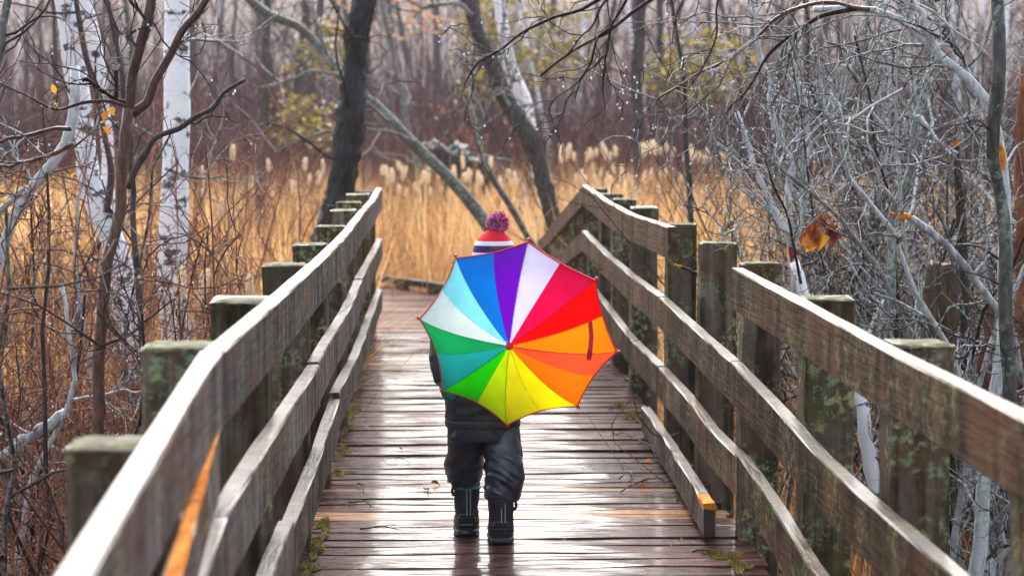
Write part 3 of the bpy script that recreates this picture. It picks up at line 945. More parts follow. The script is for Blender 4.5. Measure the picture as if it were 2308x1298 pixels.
def boot(foot, top, teal):
    x, yh, _ = foot
    b = empty('boot', (x, yh + .06, 0)); b.parent = person; b.location = np.array((x, yh + .06, 0)) - ORG[person]
    mb = MB()
    loft(mb, [(x, yh + .055, .045), (x, yh + .05, .09), (x - .001, yh + .05, .14), (x, yh + .052, top)], [(.041, .048), (.039, .044), (.043, .047), (.045, .049)], 22, 2.3)
    loft(mb, [(x, yh + .018, .05), (x, yh + .06, .055), (x, yh + .13, .043), (x, yh + .175, .034)], [(.036, .04), (.04, .048), (.041, .036), (.030, .026)], 20, 2.3, refx=(1, 0, 0))
    fuse(mb, 'upper', M['boot_textile'], b, 0.0048, 3, lambda c: folds(c, .003, (8, 8, 26), 4.0))
    mb = MB()
    loft(mb, [(x, yh + .006, .048), (x, yh + .02, .05), (x, yh + .06, .045), (x, yh + .13, .034), (x, yh + .182, .030)], [(.028, .034), (.043, .046), (.044, .036), (.045, .031), (.032, .026)], 22, 2.8)
    fuse(mb, 'rubber_shell', M['boot_rubber'], b, 0.0045, 2, lambda c: .0014 * math.sin(c[2] * 520) if c[2] > .03 else 0.0)
    mb = MB()
    loft(mb, [(x, yh + .002, .012), (x, yh + .02, .0125), (x, yh + .06, .0115), (x, yh + .13, .0115), (x, yh + .188, .013)], [(.030, .0115), (.044, .0125), (.043, .0115), (.047, .0115), (.034, .010)], 20, 4)
    mb.build('sole', M['boot_rubber'], b)
    for s in (-1, 1):
        mb = MB()
        for j in range(15):
            z = .075 + j * (top - .105) / 14
            r = .0475 - .003 * math.sin((z - .045) * 20)
            C = np.array([(x + .006 + s * .006, yh + .05 - r - .0025, z), (x + .006 + s * .006, yh + .05 - r - .0038, z + .0025), (x + .006 + s * .006, yh + .05 - r - .0025, z + .005)])
            mb.tubes(C, [.0016, .0019, .0016], 5)
        mb.build('stitching', M['stitch_white'], b)
    a = np.linspace(0, 2 * math.pi, 33)
    ring = np.stack([x + .0455 * np.cos(a), yh + .052 + .0495 * np.sin(a), np.full(33, top - .022 if teal else top - .004)], 1)
    mb = MB(); mb.tubes(ring, np.full(33, .005), 6)
    mb.build('trim_band', M['teal_trim' if teal else 'boot_textile'], b)
    s = -1 if teal else 1
    mb = MB(); loft(mb, [(x + s * .044, yh + .03, top - .05), (x + s * .050, yh + .03, top - .035), (x + s * .046, yh + .03, top - .02)], [(.005, .012)] * 3, 10)
    mb.build('strap_tab', M['boot_textile'], b)


boot(LFOOT, .188, True)
boot(RFOOT, .165, False)

# hat and bobble
hat_o = np.array((.192, CYB, .98))
mb = MB()
loft(mb, [(.190, CYB + .002, .915), (.190, CYB, .935), (.191, CYB, .97), (.192, CYB, 1.0), (.193, CYB, 1.022), (.194, CYB, 1.038), (.194, CYB, 1.045)], [(.077, .084), (.0755, .083), (.0735, .081), (.070, .076), (.062, .066), (.046, .048), (.02, .02)], 30, 2.2)
hme = mb.mesh('hat', hat_o)
hat = link('hat', hme, M['knit_hat'], person, hat_o)
pc = np.array(at(1122, 503, CYB))
mb = MB(); ball(mb, pc, .022, 12)
n = 2600
D = unit(rng.normal(0, 1, (n, 3)))
L = .031 + .006 * rng.random(n)
C = np.stack([pc + D * .012, pc + D * (L * .6)[:, None] + rng.normal(0, .0025, (n, 3)), pc + D * L[:, None] + rng.normal(0, .003, (n, 3))], 1)
mb.tubes(C, np.tile([.0016, .0017, .0012], (n, 1)), 4)
mb.build('pompom', M['pompom_yarn'], hat)

# ------------------------------------------------------------------ umbrella
umb = None
A0 = at(1148, 779, 7.66)
C0 = at(1168, 750, 7.66 + .128)
ax = unit(C0 - A0); DEP = float(np.linalg.norm(C0 - A0)); RAD = .3325
umb = empty('umbrella', A0, 'open rainbow umbrella with red trim carried over the shoulder of the child', 'umbrella')
right = np.array(_r); upv = np.array(_u)
e1 = unit(right - right @ ax * ax); e2 = unit(upv - upv @ ax * ax - upv @ e1 * e1)
TIPS = [(1190, 545), (1341, 631), (1390, 793), (1301, 915), (1143, 957), (997, 879), (946, 718), (1028, 581)]
PHI = R_(58)
TD = []
for (px, py) in TIPS:                         # the eight rib ends lie in the rim plane
    d = at(px, py, 1.0) - np.array((0, 0, CAMH)); o_ = np.array((0, 0, CAMH))
    TD.append(o_ + d * (((A0 + ax * DEP - o_) @ ax) / (d @ ax)) - A0 - ax * DEP)


def rib(k, t):
    t = np.asarray(t)[..., None]
    return A0 + TD[k % 8] * np.sin(t * PHI) / math.sin(PHI) + ax * DEP * (1 - np.cos(t * PHI)) / (1 - math.cos(PHI))


COLS = [('lavender', (0.72, 0.68, 0.96)), ('crimson', (0.80, 0.0, 0.065)), ('scarlet', (0.88, 0.0, 0.0)), ('amber', (0.95, 0.25, 0.0)),
        ('coral', (0.95, 0.075, 0.022)), ('tangerine', (0.97, 0.17, 0.0)), ('lemon', (0.98, 0.90, 0.0)), ('mustard', (0.90, 0.83, 0.003)),
        ('lime', (0.58, 0.93, 0.0)), ('leaf_green', (0.01, 0.62, 0.0)), ('turquoise', (0.01, 0.43, 0.42)), ('emerald', (0.004, 0.36, 0.10)),
        ('mint_white', (0.74, 0.92, 0.90)), ('sky_cyan', (0.24, 0.86, 0.97)), ('azure', (0.0, 0.20, 0.80)), ('violet', (0.17, 0.0, 0.58))]


def canopy(g, s, t):
    a, b = rib(g, t), rib(g + 1, t)
    s_ = np.asarray(s)[..., None]
    P = a * (1 - s_) + b * s_
    w = 4 * np.asarray(s) * (1 - np.asarray(s))
    axp = A0 + ((P - A0) @ ax)[..., None] * ax
    tt = np.asarray(t)
    return axp + (P - axp) * (1 - .045 * w * tt)[..., None] + ax * (.013 * w * tt)[..., None]


for i, (nm, c) in enumerate(COLS):
    g, half = i // 2, i % 2
    t = np.linspace(0.02, 1, 40); s = np.linspace(half * .5, half * .5 + .5, 9)
    TT, SS = np.meshgrid(t, s, indexing='ij')
    V = canopy(g, SS, TT)
    nz = np.array([mnoise.noise(Vector(p * 11)) for p in V.reshape(-1, 3)]).reshape(TT.shape)
    pk = np.sin(TT * 46 + SS * 9 + i) * .0012 * np.exp(-6 * np.minimum(SS, 1 - SS)) * TT
    V = V + ax * (nz * .005 * np.sin(SS * math.pi) * TT + pk)[..., None]
    I = np.arange(V.shape[0] * V.shape[1]).reshape(V.shape[:2])
    F = np.stack([I[:-1, :-1], I[:-1, 1:], I[1:, 1:], I[1:, :-1]], -1).reshape(-1, 4)
    m = fabric('umbrella_' + nm, c)
    tag(MB().add(V.reshape(-1, 3), F).build('canopy_panel', m, umb), '%s canopy panel' % nm.replace('_', ' '))
plain('red_plastic', (0.80, 0.008, 0.015), 0.3)
plain('red_tape', (0.85, 0.008, 0.03), 0.5)
plain('rib_steel', (0.25, 0.25, 0.27), 0.3, Metallic=0.9)
plain('seam_thread', (0.03, 0.03, 0.03), 0.6)
mb = MB()
for g in range(8):
    s = np.linspace(0, 1, 13); E = canopy(g, s, np.ones(13)) - ax * .0005
    mb.tubes(E, np.full(13, .0026), 6)
mb.build('piping', M['red_tape'], umb)
for i in range(16):
    t = np.linspace(.05, 1, 14); E = canopy(i // 2, np.full(14, .5 * (i % 2)), t) - ax * .0004
    mb = MB(); mb.tubes(E, np.full(14, .00045), 4); mb.build('seam', M['seam_thread'], umb)
for g in range(8):
    t = np.linspace(.06, 1, 12)
    mb = MB(); mb.tubes(rib(g, t) + ax * .004, np.full(12, .0015), 5)
    rb = mb.build('rib', M['rib_steel'], umb)
    mb = MB(); mid = rib(g, np.array(.55)); hub = A0 + ax * .20
    mb.tubes(np.linspace(mid + ax * .005, hub, 5), np.full(5, .0014), 5); mb.build('stretcher', M['rib_steel'], rb)
    tp = rib(g, np.array(1.0)); d = unit(tp - rib(g, np.array(.9)))
    mb = MB(); mb.tubes(np.stack([tp - d * .006, tp, tp + d * .006]), [.003, .0034, .003], 8); ball(mb, tp + d * .008, .0062, 10)
    mb.build('rib_tip', M['red_plastic'], umb)
mb = MB(); mb.tubes(np.stack([A0 + ax * .006, A0 + ax * .001, A0 - ax * .004, A0 - ax * .012]), [.013, .0125, .009, .008], 18); ball(mb, A0 - ax * .014, .0095, 14)
mb.build('ferrule', M['red_plastic'], umb)
mb = MB(); mb.tubes(np.linspace(A0, A0 + ax * .51, 6), np.full(6, .004), 8); mb.build('shaft', M['rib_steel'], umb)
mb = MB(); mb.tubes(np.stack([A0 + ax * .185, A0 + ax * .215]), [.008, .008], 10, cap=True); mb.build('runner', M['red_plastic'], umb)
hb = A0 + ax * .51
HC = [hb - ax * .03, hb + ax * .03] + [hb + ax * (.03 + .028 * math.sin(a)) + np.array((0, 0, -1)) * (.028 - .028 * math.cos(a)) for a in np.linspace(.3, 3.6, 9)]
mb = MB(); mb.tubes(resample(HC, 20), np.full(20, .0095), 10, cap=True); mb.build('handle', M['red_plastic'], umb)
# closing strap lying on the amber panel
a_, b_ = at(1329, 722, 7.70), at(1332, 810, 7.72)
W = []
def on_canopy(px, py):
    best = None
    for g in (1, 2):
        for t in np.linspace(.5, 1, 60):
            s = np.linspace(0, 1, 60); Q = canopy(g, s, np.full(60, t))
            rel = Q - np.array((0, 0, CAMH))
            fx = rel @ np.array(_r) / (rel @ np.array(_f)) * FPX + CX; fy = -(rel @ np.array(_u)) / (rel @ np.array(_f)) * FPX + CY
            e = (fx - px) ** 2 + (fy - py) ** 2; j = int(e.argmin())
            if best is None or e[j] < best[0]: best = (e[j], Q[j])
    return best[1]
for sgn in np.linspace(0, 1, 7):
    for w in (-1, 1):
        W.append(on_canopy(1330 + w * 5 + 3 * math.sin(sgn * 4), 722 + 88 * sgn) - ax * .004)
Fq = [[2 * i, 2 * i + 1, 2 * i + 3, 2 * i + 2] for i in range(6)]
mb = MB(); mb.add(W, Fq); mb.add([w - ax * .0015 for w in W], Fq); mb.build('closing_strap', M['red_tape'], umb)

# ------------------------------------------------------------------ trees and shrubs traced from the photograph
def plant(name, label, cat, mains, twigs=(), tmat='twig_grey', group=None, ground=True, beads=0, leaves=None, part='trunk', nseg=10, wob=1.0):
    """mains: (picture points, Y, r0, r1, material); points run from base to tip.
    twigs: list of (count, (lmin, lmax), spread, up, rmax, t0) grown on all mains, then each level on the last"""
    Cs, Rs = [], []
    for (pts, Y, r0, r1, m) in mains:
        K = 28
        C = path(pts, Y, K)
        C = wig(C, wob * r0 * 0.8)
        Cs.append(C); Rs.append(taper(K, r0, r1))
    if ground and Cs[0][0, 2] > float(gz(Cs[0][0, 0], Cs[0][0, 1])):
        C = Cs[0]; b = C[0].copy(); g = float(gz(b[0], b[1])) - .05
        d = unit(C[0] - C[3]); d[2] = min(d[2], -.5); d = d / -d[2]
        ext = [b + d * (b[2] - g) * s for s in np.linspace(1, 0, 8)[:-1]]
        Cs[0] = resample(np.vstack([ext, C]), 34)
        Rs[0] = taper(34, mains[0][2] * 1.15, mains[0][3])
    root = empty(name, Cs[0][0], label, cat, group)
    for i, (C, Rr, mn) in enumerate(zip(Cs, Rs, mains)):
        K = len(C)
        # bark swellings
        Rr = Rr * (1 + .09 * np.interp(np.arange(K), np.arange(0, K + 3, 3), rng.normal(0, 1, len(np.arange(0, K + 3, 3)))))
        if mn[2] > .07 and mn[4] != 'birch_bark':   # furrowed bark
            K2, n2 = 120, 36
            C2 = resample(C, K2); mb = MB(); mb.tubes(C2, np.interp(np.linspace(0, 1, K2), np.linspace(0, 1, K), Rr), n2)
            W = mb.v[-1].reshape(K2, n2, 3); rad = unit(W - C2[:, None])
            dd = np.array([abs(mnoise.noise(Vector((p[0] * 26, p[1] * 26, p[2] * 5)))) + .4 * mnoise.noise(Vector((p[0] * 60, p[1] * 60, p[2] * 14))) for p in W.reshape(-1, 3)]).reshape(K2, n2)
            mb.v[-1] = (W + rad * ((dd - .25) * .11 * mn[2] / .1 * .4)[..., None]).reshape(-1, 3)
        else:
            mb = MB(); mb.tubes(C, Rr, nseg if mn[2] > .012 else 6, cap=True)
        mb.build(part if i == 0 else 'branch', M[mn[4]], root)
    allC, allR = [], []
    PC = [resample(c, 28) for c in Cs]
    PC, PR = np.array(PC), np.array([np.interp(np.linspace(0, 1, 28), np.linspace(0, 1, len(r)), r) for r in Rs])
    for (cnt, ln, spread, up, rmax, t0) in twigs:
        K = 8
        C, Rr = grow(PC, PR, cnt, ln, spread, K, .28, up, .55, rmax, .0016, t0)
        allC.append(C); allR.append(Rr); PC, PR = C, Rr
    if allC:
        mb = MB()
        for C, Rr in zip(allC, allR): mb.tubes(C, Rr, 5 if Rr.max() > .006 else 4)
        tag(mb.build('twigs', M[tmat], root), kind='stuff')
        if beads: bead(root, allC[-1], beads)
    if leaves:
        for (px, py, Y, s, m, cnt) in leaves:
            for j in range(cnt):
                c = at(px + rng.normal(0, 10 if cnt > 1 else 0), py + rng.normal(0, 14 if cnt > 1 else 0), Y) + rng.normal(0, .02 if cnt > 1 else 0, 3)
                mb = MB(); leaf_geo(mb, c, s * rng.uniform(.8, 1.2), (rng.normal() * .4, rng.normal() * .4, -1), (rng.normal(), -1, rng.normal() * .5), rng.random(), .5, .6)
                mb.build('leaf', M[m], root)
    return root


def where(px):
    for lim, t in ((130, 'at the left border'), (300, 'behind the leaning birch'), (460, 'behind the upright birch'), (600, 'just right of the upright birch'), (770, 'left of the blackish trunk'),
                   (930, 'right of the blackish trunk'), (1060, 'above the child'), (1200, 'behind the leaning trunks'), (1330, 'right of the slanting birch'), (1470, 'under the overhanging twigs'),
                   (1620, 'by the brightest yellow sapling'), (1780, 'left of the silver shrub'), (1950, 'behind the silver shrub'), (2110, 'behind the forked pale stem'), (2270, 'behind the arching trunk')):
        if px < lim: return t
    return 'at the right border'


# --- left side
plant('alder_tree', 'dark brown forked alder close to the left railing with a bent side branch', 'tree', wob=.45, mains=[
    ([(200, 1140), (215, 980), (225, 800), (240, 620), (265, 500), (275, 400), (285, 300), (292, 245)], 7.2, .024, .017, 'bark_alder'),
    ([(290, 262), (325, 238), (352, 180), (400, 90), (460, 5), (520, -110)], 7.2, .014, .010, 'bark_alder'),
    ([(290, 255), (300, 180), (315, 110), (340, 5), (360, -120)], 7.2, .0165, .0135, 'bark_alder'),
    ([(288, 425), (322, 355), (345, 312), (400, 290), (440, 265), (480, 246), (505, 208), (528, 194), (553, 180)], 7.1, .0095, .006, 'twig_dark'),
    ([(282, 240), (245, 228), (190, 232), (120, 246), (60, 215), (0, 188)], 7.15, .006, .003, 'twig_dark'),
    ([(262, 230), (262, 195), (262, 158)], 7.2, .007, .006, 'twig_dark'),
    ([(285, 235), (230, 205), (190, 180), (185, 182)], 7.2, .006, .006, 'twig_dark'),
    ([(228, 780), (290, 755), (340, 715), (395, 672)], 7.15, .005, .002, 'twig_dark'),
    ([(228, 780), (170, 740), (90, 690), (0, 660)], 7.15, .005, .002, 'twig_dark'),
    ([(330, 45), (300, 10), (270, -20)], 7.15, .006, .004, 'twig_dark'),
    ([(345, 50), (370, 95), (400, 125), (438, 142)], 7.15, .003, .0018, 'twig_dark')],
    twigs=[(26, (.12, .42), 1.1, .05, .004, .15), (60, (.05, .2), .9, .05, .0022, .2)], tmat='twig_dark', beads=45,
    leaves=[(118, 190, 7.1, .028, 'leaf_orange', 1), (130, 232, 7.1, .02, 'leaf_orange', 1), (236, 275, 7.1, .035, 'leaf_orange', 3), (168, 390, 7.1, .026, 'leaf_orange', 1), (65, 556, 7.1, .026, 'leaf_orange', 1)])
plant('birch_tree', 'upright white birch with black scars nearest the left railing', 'tree', wob=.12, mains=[
    ([(402, 800), (392, 690), (388, 600), (394, 480), (396, 330), (398, 180), (402, 0), (405, -150)], 13.0, .074, .066, 'birch_bark'),
    ([(372, 380), (430, 400), (470, 402), (530, 392)], 12.8, .008, .004, 'twig_grey'),
    ([(372, 120), (430, 90), (470, 92), (540, 95)], 12.9, .012, .006, 'bark_grey')],
    twigs=[(16, (.3, .9), 1.1, .1, .006, .3), (30, (.1, .4), .9, 0, .003, .2)], tmat='twig_grey')
plant('birch_tree', 'leaning white birch with a blotched trunk, left of the forked alder', 'tree', wob=.25, mains=[
    ([(300, 760), (265, 580), (228, 470), (205, 390), (188, 280), (172, 160), (150, 40), (132, -120)], 12.0, .066, .050, 'birch_bark'),
    ([(240, 480), (250, 380), (235, 300), (215, 200), (190, 110), (175, 20), (160, -60)], 11.9, .018, .014, 'bark_alder')],
    twigs=[(16, (.3, .8), 1.1, .1, .006, .3), (30, (.1, .4), .9, 0, .003, .2)], tmat='twig_dark')
plant('birch_tree', 'pale thin birch standing behind the leaning birch', 'tree', [
    ([(262, 700), (246, 480), (232, 330), (220, 180), (205, 60), (196, -100)], 16.5, .05, .045, 'birch_bark')],
    [(10, (.3, .8), 1.0, .1, .006, .3)], 'twig_grey')
plant('grey_sapling', 'smooth grey slanting stem at the left border, rising to the birch', 'sapling', [
    ([(-70, 820), (0, 585), (35, 500), (70, 425), (120, 370), (160, 312), (172, 240), (168, 150)], 7.8, .024, .014, 'bark_silver'),
    ([(70, 425), (40, 440), (0, 480), (-60, 520)], 7.8, .012, .009, 'bark_silver'),
    ([(160, 290), (100, 292), (40, 310), (-40, 325)], 7.7, .007, .005, 'bark_alder'),
    ([(165, 325), (110, 350), (60, 362), (-30, 385)], 7.7, .007, .0045, 'bark_alder')],
    [(24, (.15, .5), 1.0, .1, .004, .2), (50, (.06, .25), .9, .05, .0022, .2)], 'twig_grey', beads=40)
plant('grey_sapling', 'crooked lichen grey stem low beside the left railing posts', 'sapling', [
    ([(40, 1330), (70, 1080), (110, 990), (150, 930), (170, 880), (160, 780), (150, 690), (140, 640)], 7.6, .014, .006, 'bark_silver'),
    ([(150, 930), (60, 985), (0, 1030), (-60, 1060)], 7.6, .018, .014, 'bark_silver'),
    ([(165, 900), (230, 890), (280, 880), (310, 885)], 7.6, .005, .003, 'bark_silver')],
    [(30, (.12, .45), 1.0, .1, .004, .2), (60, (.06, .25), .9, .05, .0022, .2)], 'twig_grey', beads=40)
plant('olive_sapling', 'dark mossy stem leaning in at the top left corner', 'sapling', [
    ([(-120, 900), (-70, 500), (-30, 250), (-5, 120), (15, 30), (30, -60)], 8.5, .024, .016, 'bark_olive')],
    [(20, (.2, .6), 1.0, .1, .005, .3), (40, (.1, .3), .9, .05, .0022, .2)], 'twig_dark', beads=30)
plant('thin_tree', 'slim dark sapling slanting behind the top of the forked alder', 'tree', [
    ([(300, 460), (290, 330), (278, 200), (262, 110), (245, 50), (225, -40)], 9.5, .013, .010, 'bark_black')],
    [(12, (.15, .5), .9, .1, .004, .3)], 'twig_dark')

# --- the middle distance
plant('dark_tree', 'thick blackish leaning trunk rising behind the left railing', 'tree', [
    ([(722, 640), (742, 512), (762, 450), (784, 370), (792, 260), (803, 160), (815, 60), (826, -30), (838, -160)], 18.0, .106, .086, 'bark_black')],
    [(10, (.5, 1.4), 1.0, .1, .012, .5), (30, (.2, .6), .9, 0, .005, .2)], 'twig_dark', nseg=18, wob=.25)
plant('leaning_tree', 'grey lichen trunk slanting from top left down to the child', 'tree', [
    ([(1180, 640), (1105, 515), (1060, 460), (1010, 405), (960, 350), (905, 295), (850, 235), (790, 190), (740, 130), (680, 62), (600, 30), (520, -40)], 24, .060, .040, 'bark_olive'),
    ([(830, 215), (780, 178), (700, 163), (650, 182), (585, 200)], 23.8, .022, .014, 'bark_grey'),
    ([(940, 320), (880, 298), (780, 292), (690, 310), (620, 345)], 23.8, .018, .010, 'bark_grey'),
    ([(735, 125), (720, 70), (700, 20), (690, -40)], 23.9, .022, .016, 'bark_grey')],
    [(30, (.4, 1.5), 1.0, .15, .010, .2), (60, (.2, .7), .9, 0, .005, .2)], 'twig_grey', wob=.5)
plant('leaning_tree', 'dark leaning trunk crossing the white birch above the right railing', 'tree', [
    ([(1275, 640), (1245, 490), (1225, 410), (1205, 340), (1180, 290), (1142, 220), (1112, 150), (1080, 80), (1055, 10), (1030, -80)], 26, .095, .070, 'bark_black'),
    ([(1065, 35), (1040, 12), (985, 12), (950, 20), (932, 40)], 25.8, .026, .016, 'bark_grey'),
    ([(1150, 240), (1120, 200), (1085, 230), (1080, 250)], 25.8, .018, .012, 'bark_grey')],
    [(24, (.4, 1.5), 1.0, .15, .010, .2), (60, (.2, .7), .9, 0, .005, .2)], 'twig_dark', nseg=14, wob=.4)
plant('birch_tree', 'slanting white birch in the middle beside the dark leaning trunk', 'tree', [
    ([(1240, 480), (1200, 320), (1186, 265), (1165, 195), (1147, 130), (1135, 60), (1118, -60)], 27.5, .085, .065, 'birch_bark')],
    [(14, (.4, 1.4), 1.0, .15, .008, .3), (30, (.2, .6), .9, 0, .004, .2)], 'twig_grey', wob=.4)
plant('thin_tree', 'thin mossy trunk bending down to the right behind the umbrella', 'tree', [
    ([(1250, 650), (1195, 545), (1150, 470), (1112, 400), (1082, 330), (1072, 270), (1066, 190), (1070, 100)], 23, .034, .018, 'bark_olive'),
    ([(1080, 300), (1100, 240), (1130, 200), (1150, 205)], 23, .016, .009, 'bark_grey')],
    [(20, (.3, 1.2), .9, .15, .008, .2), (40, (.2, .6), .9, 0, .004, .2)], 'twig_grey', wob=.5)
plant('thin_tree', 'thin grey trunk slanting just right of the blackish trunk', 'tree', [
    ([(935, 350), (915, 260), (893, 150), (872, 50), (855, -60)], 37, .055, .045, 'bark_grey')],
    [(20, (.4, 1.3), .9, .15, .008, .2), (40, (.2, .6), .9, 0, .004, .2)], 'twig_grey', wob=.5)
plant('thin_tree', 'thin dark sapling standing above the gap in the right railing', 'tree', [
    ([(1556, 560), (1556, 470), (1548, 360), (1545, 250), (1535, 130), (1515, 20), (1500, -80)], 17, .022, .014, 'bark_black')],
    [(16, (.3, 1.0), .9, .1, .006, .3), (40, (.15, .5), .9, 0, .004, .2)], 'twig_dark', wob=.5)
plant('grey_tree', 'straight grey trunk in the mist right of the overhanging twigs', 'tree', [
    ([(1444, 460), (1442, 300), (1440, 150), (1442, 0), (1444, -200)], 38, .085, .07, 'bark_far')],
    [(24, (.6, 2.0), 1.0, .15, .015, .3), (40, (.3, .9), .9, 0, .006, .2)], 'twig_mauve', wob=.4)
plant('grey_tree', 'straight dark grey trunk left of the blackish leaning trunk', 'tree', [
    ([(588, 520), (592, 380), (596, 200), (598, 40), (600, -200)], 34, .07, .055, 'bark_black')],
    [(24, (.6, 2.0), 1.0, .15, .015, .3), (40, (.3, .9), .9, 0, .006, .2)], 'twig_mauve', wob=.4)

# uprooted root plate
rp = empty('root_plate', at(1040, 420, 33), 'dark upturned root plate of a fallen tree among the reeds', 'root plate')
mb = MB(); loft(mb, [at(960, 345, 33), at(985, 340, 33), at(1020, 345, 33), at(1060, 372, 33), at(1100, 400, 33)], [(.05, .12), (.14, .3), (.17, .35), (.14, .35), (.05, .15)], 18, refx=(0, 0, 1))
fuse(mb, 'root_mass', M['bark_black'], rp, .05, 2, lambda c: .16 * mnoise.noise(Vector(c * 4)) + .09 * mnoise.noise(Vector(c * 11)))
C, Rr = grow(path([(960, 345), (1020, 345), (1100, 400)], 33, 12), np.full(12, .06), 26, (.3, .9), 1.3, 7, .3, -.1, .5, .03, .006)
mb = MB(); mb.tubes(C, Rr, 5); tag(mb.build('roots', M['bark_black'], rp), kind='stuff')

# --- right side
plant('overhanging_tree', 'lichen spotted dark tree at the right border with long twigs over the boardwalk', 'tree', [
    ([(2300, 1200), (2290, 900), (2264, 640), (2256, 480), (2242, 330), (2238, 150), (2246, 0), (2255, -220)], 7.2, .024, .018, 'bark_olive'),
    ([(2252, -200), (2050, -260), (1760, -200), (1580, -70), (1480, -10), (1414, 30), (1373, 67), (1322, 98), (1266, 133), (1218, 172)], (7.2, 7.0), .014, .0032, 'twig_dark'),
    ([(1580, -70), (1440, -40), (1347, 0), (1307, 26), (1244, 41), (1177, 78), (1122, 115), (1074, 148), (1055, 177)], 7.0, .008, .0028, 'twig_dark'),
    ([(1470, -40), (1370, 0), (1333, 59), (1285, 115), (1275, 130)], 7.0, .005, .002, 'twig_dark'),
    ([(1440, -30), (1410, 0), (1384, 48), (1373, 92), (1362, 148), (1359, 196)], 7.0, .005, .002, 'twig_dark'),
    ([(1375, 65), (1351, 84), (1333, 140), (1307, 185), (1296, 222)], 7.0, .0042, .002, 'twig_dark'),
    ([(1362, 126), (1322, 163), (1288, 196), (1233, 237)], 7.0, .003, .0015, 'twig_dark'),
    ([(1560, -60), (1530, 20), (1520, 60), (1516, 100)], 7.0, .004, .002, 'twig_dark'),
    ([(1640, -60), (1615, 20), (1612, 90), (1585, 150), (1560, 190)], 7.0, .004, .002, 'twig_dark')],
    [(34, (.08, .30), .8, -.08, .003, .35), (50, (.05, .16), .8, -.08, .002, .3)], 'twig_dark', beads=45)
arch = plant('arching_tree', 'big silver grey trunk at right arching over to the left', 'tree', [
    ([(2190, 1330), (2225, 1080), (2250, 850), (2262, 620), (2262, 420), (2235, 287), (2202, 220), (2145, 153), (2073, 76), (2001, 33), (1930, 19), (1834, 22)], 7.8, .030, .010, 'bark_silver'),
    ([(1960, 22), (1834, 8), (1767, 33), (1691, 96), (1638, 138), (1572, 167), (1510, 205), (1480, 225)], 7.7, .0075, .0035, 'bark_alder'),
    ([(1930, 19), (1850, 40), (1790, 75), (1740, 120), (1690, 190), (1640, 250)], 7.7, .008, .003, 'twig_dark'),
    ([(2145, 153), (2100, 100), (2070, 30), (2010, -20)], 7.8, .012, .009, 'bark_silver'),
    ([(2200, 220), (2165, 130), (2130, 50), (2080, -10)], 7.9, .011, .008, 'bark_silver')],
    [(60, (.2, .7), 1.0, -.02, .005, .25), (130, (.1, .35), .9, -.03, .0024, .2)], 'twig_grey', beads=110)
for pts, r in (([(2252, 320), (2258, 345), (2262, 385)], .011), ([(2220, 258), (2228, 280), (2237, 304)], .007)):
    C = path(pts, 7.765, 6)
    mb = MB(); mb.tubes(C, [r * .3, r * .8, r, r, r * .8, r * .3], 8); mb.build('torn_patch', M['fresh_cut'], arch)
plant('silver_shrub', 'silvery many-stemmed shrub with broken tips behind the gap in the right railing', 'shrub', [
    ([(1830, 760), (1806, 640), (1772, 525), (1739, 458), (1705, 392), (1681, 310), (1660, 253)], 9.6, .022, .011, 'bark_silver'),
    ([(1800, 720), (1787, 600), (1777, 478), (1777, 363), (1758, 306), (1734, 229), (1739, 181), (1715, 119), (1705, 38), (1690, -30)], 9.7, .020, .008, 'bark_silver'),
    ([(1787, 350), (1858, 282), (1920, 224), (1936, 181), (1896, 148)], 9.6, .012, .006, 'bark_silver'),
    ([(1810, 560), (1812, 420), (1800, 300), (1800, 205)], 9.8, .015, .009, 'bark_silver'),
    ([(1815, 400), (1820, 300), (1808, 190), (1780, 110)], 9.8, .010, .005, 'bark_silver'),
    ([(1830, 355), (1870, 330), (1885, 290), (1895, 260)], 9.6, .008, .004, 'bark_silver'),
    ([(1880, 330), (1910, 380), (1905, 415), (1870, 440)], 9.6, .006, .004, 'bark_silver')],
    [(50, (.2, .7), 1.0, .1, .006, .15), (110, (.1, .4), .9, .05, .003, .2)], 'twig_grey', beads=80)
plant('silver_shrub', 'long grey broken stem sweeping down behind the near right rail', 'shrub', [
    ([(2060, 860), (2040, 760), (1990, 620), (1949, 573), (1911, 501), (1806, 415), (1720, 339)], 8.6, .013, .006, 'bark_grey'),
    ([(1806, 640), (1790, 560), (1770, 480), (1735, 400), (1722, 345)], 8.5, .005, .004, 'twig_dark')],
    [(40, (.2, .6), 1.0, .1, .005, .15), (90, (.1, .35), .9, .05, .0026, .2)], 'twig_grey', beads=60)
plant('silver_shrub', 'forked pale stem standing in the middle of the right thicket', 'shrub', [
    ([(1990, 800), (2000, 620), (2016, 478), (2049, 382), (2068, 267), (2097, 153)], 9.4, .024, .014, 'bark_silver'),
    ([(2066, 275), (2058, 180), (2060, 100), (2076, 0), (2080, -60)], 9.5, .010, .006, 'bark_silver'),
    ([(2070, 260), (2100, 300), (2130, 330), (2160, 345)], 9.3, .008, .004, 'bark_silver'),
    ([(2020, 460), (1985, 420), (1960, 440), (1945, 480)], 9.4, .006, .004, 'bark_silver')],
    [(50, (.2, .7), 1.0, .1, .006, .15), (120, (.1, .4), .9, .05, .003, .2)], 'twig_grey', beads=70)
bs = plant('broken_branch', 'snapped smooth grey branch with a pale torn tip in the right thicket', 'branch', [
    ([(2330, 900), (2260, 730), (2183, 620), (2121, 549), (2054, 492)], 7.5, .016, .011, 'bark_silver'),
    ([(2054, 492), (2032, 488), (2012, 484)], 7.5, .010, .003, 'fresh_cut')],
    [(10, (.1, .4), 1.0, .1, .004, .2)], 'twig_grey')
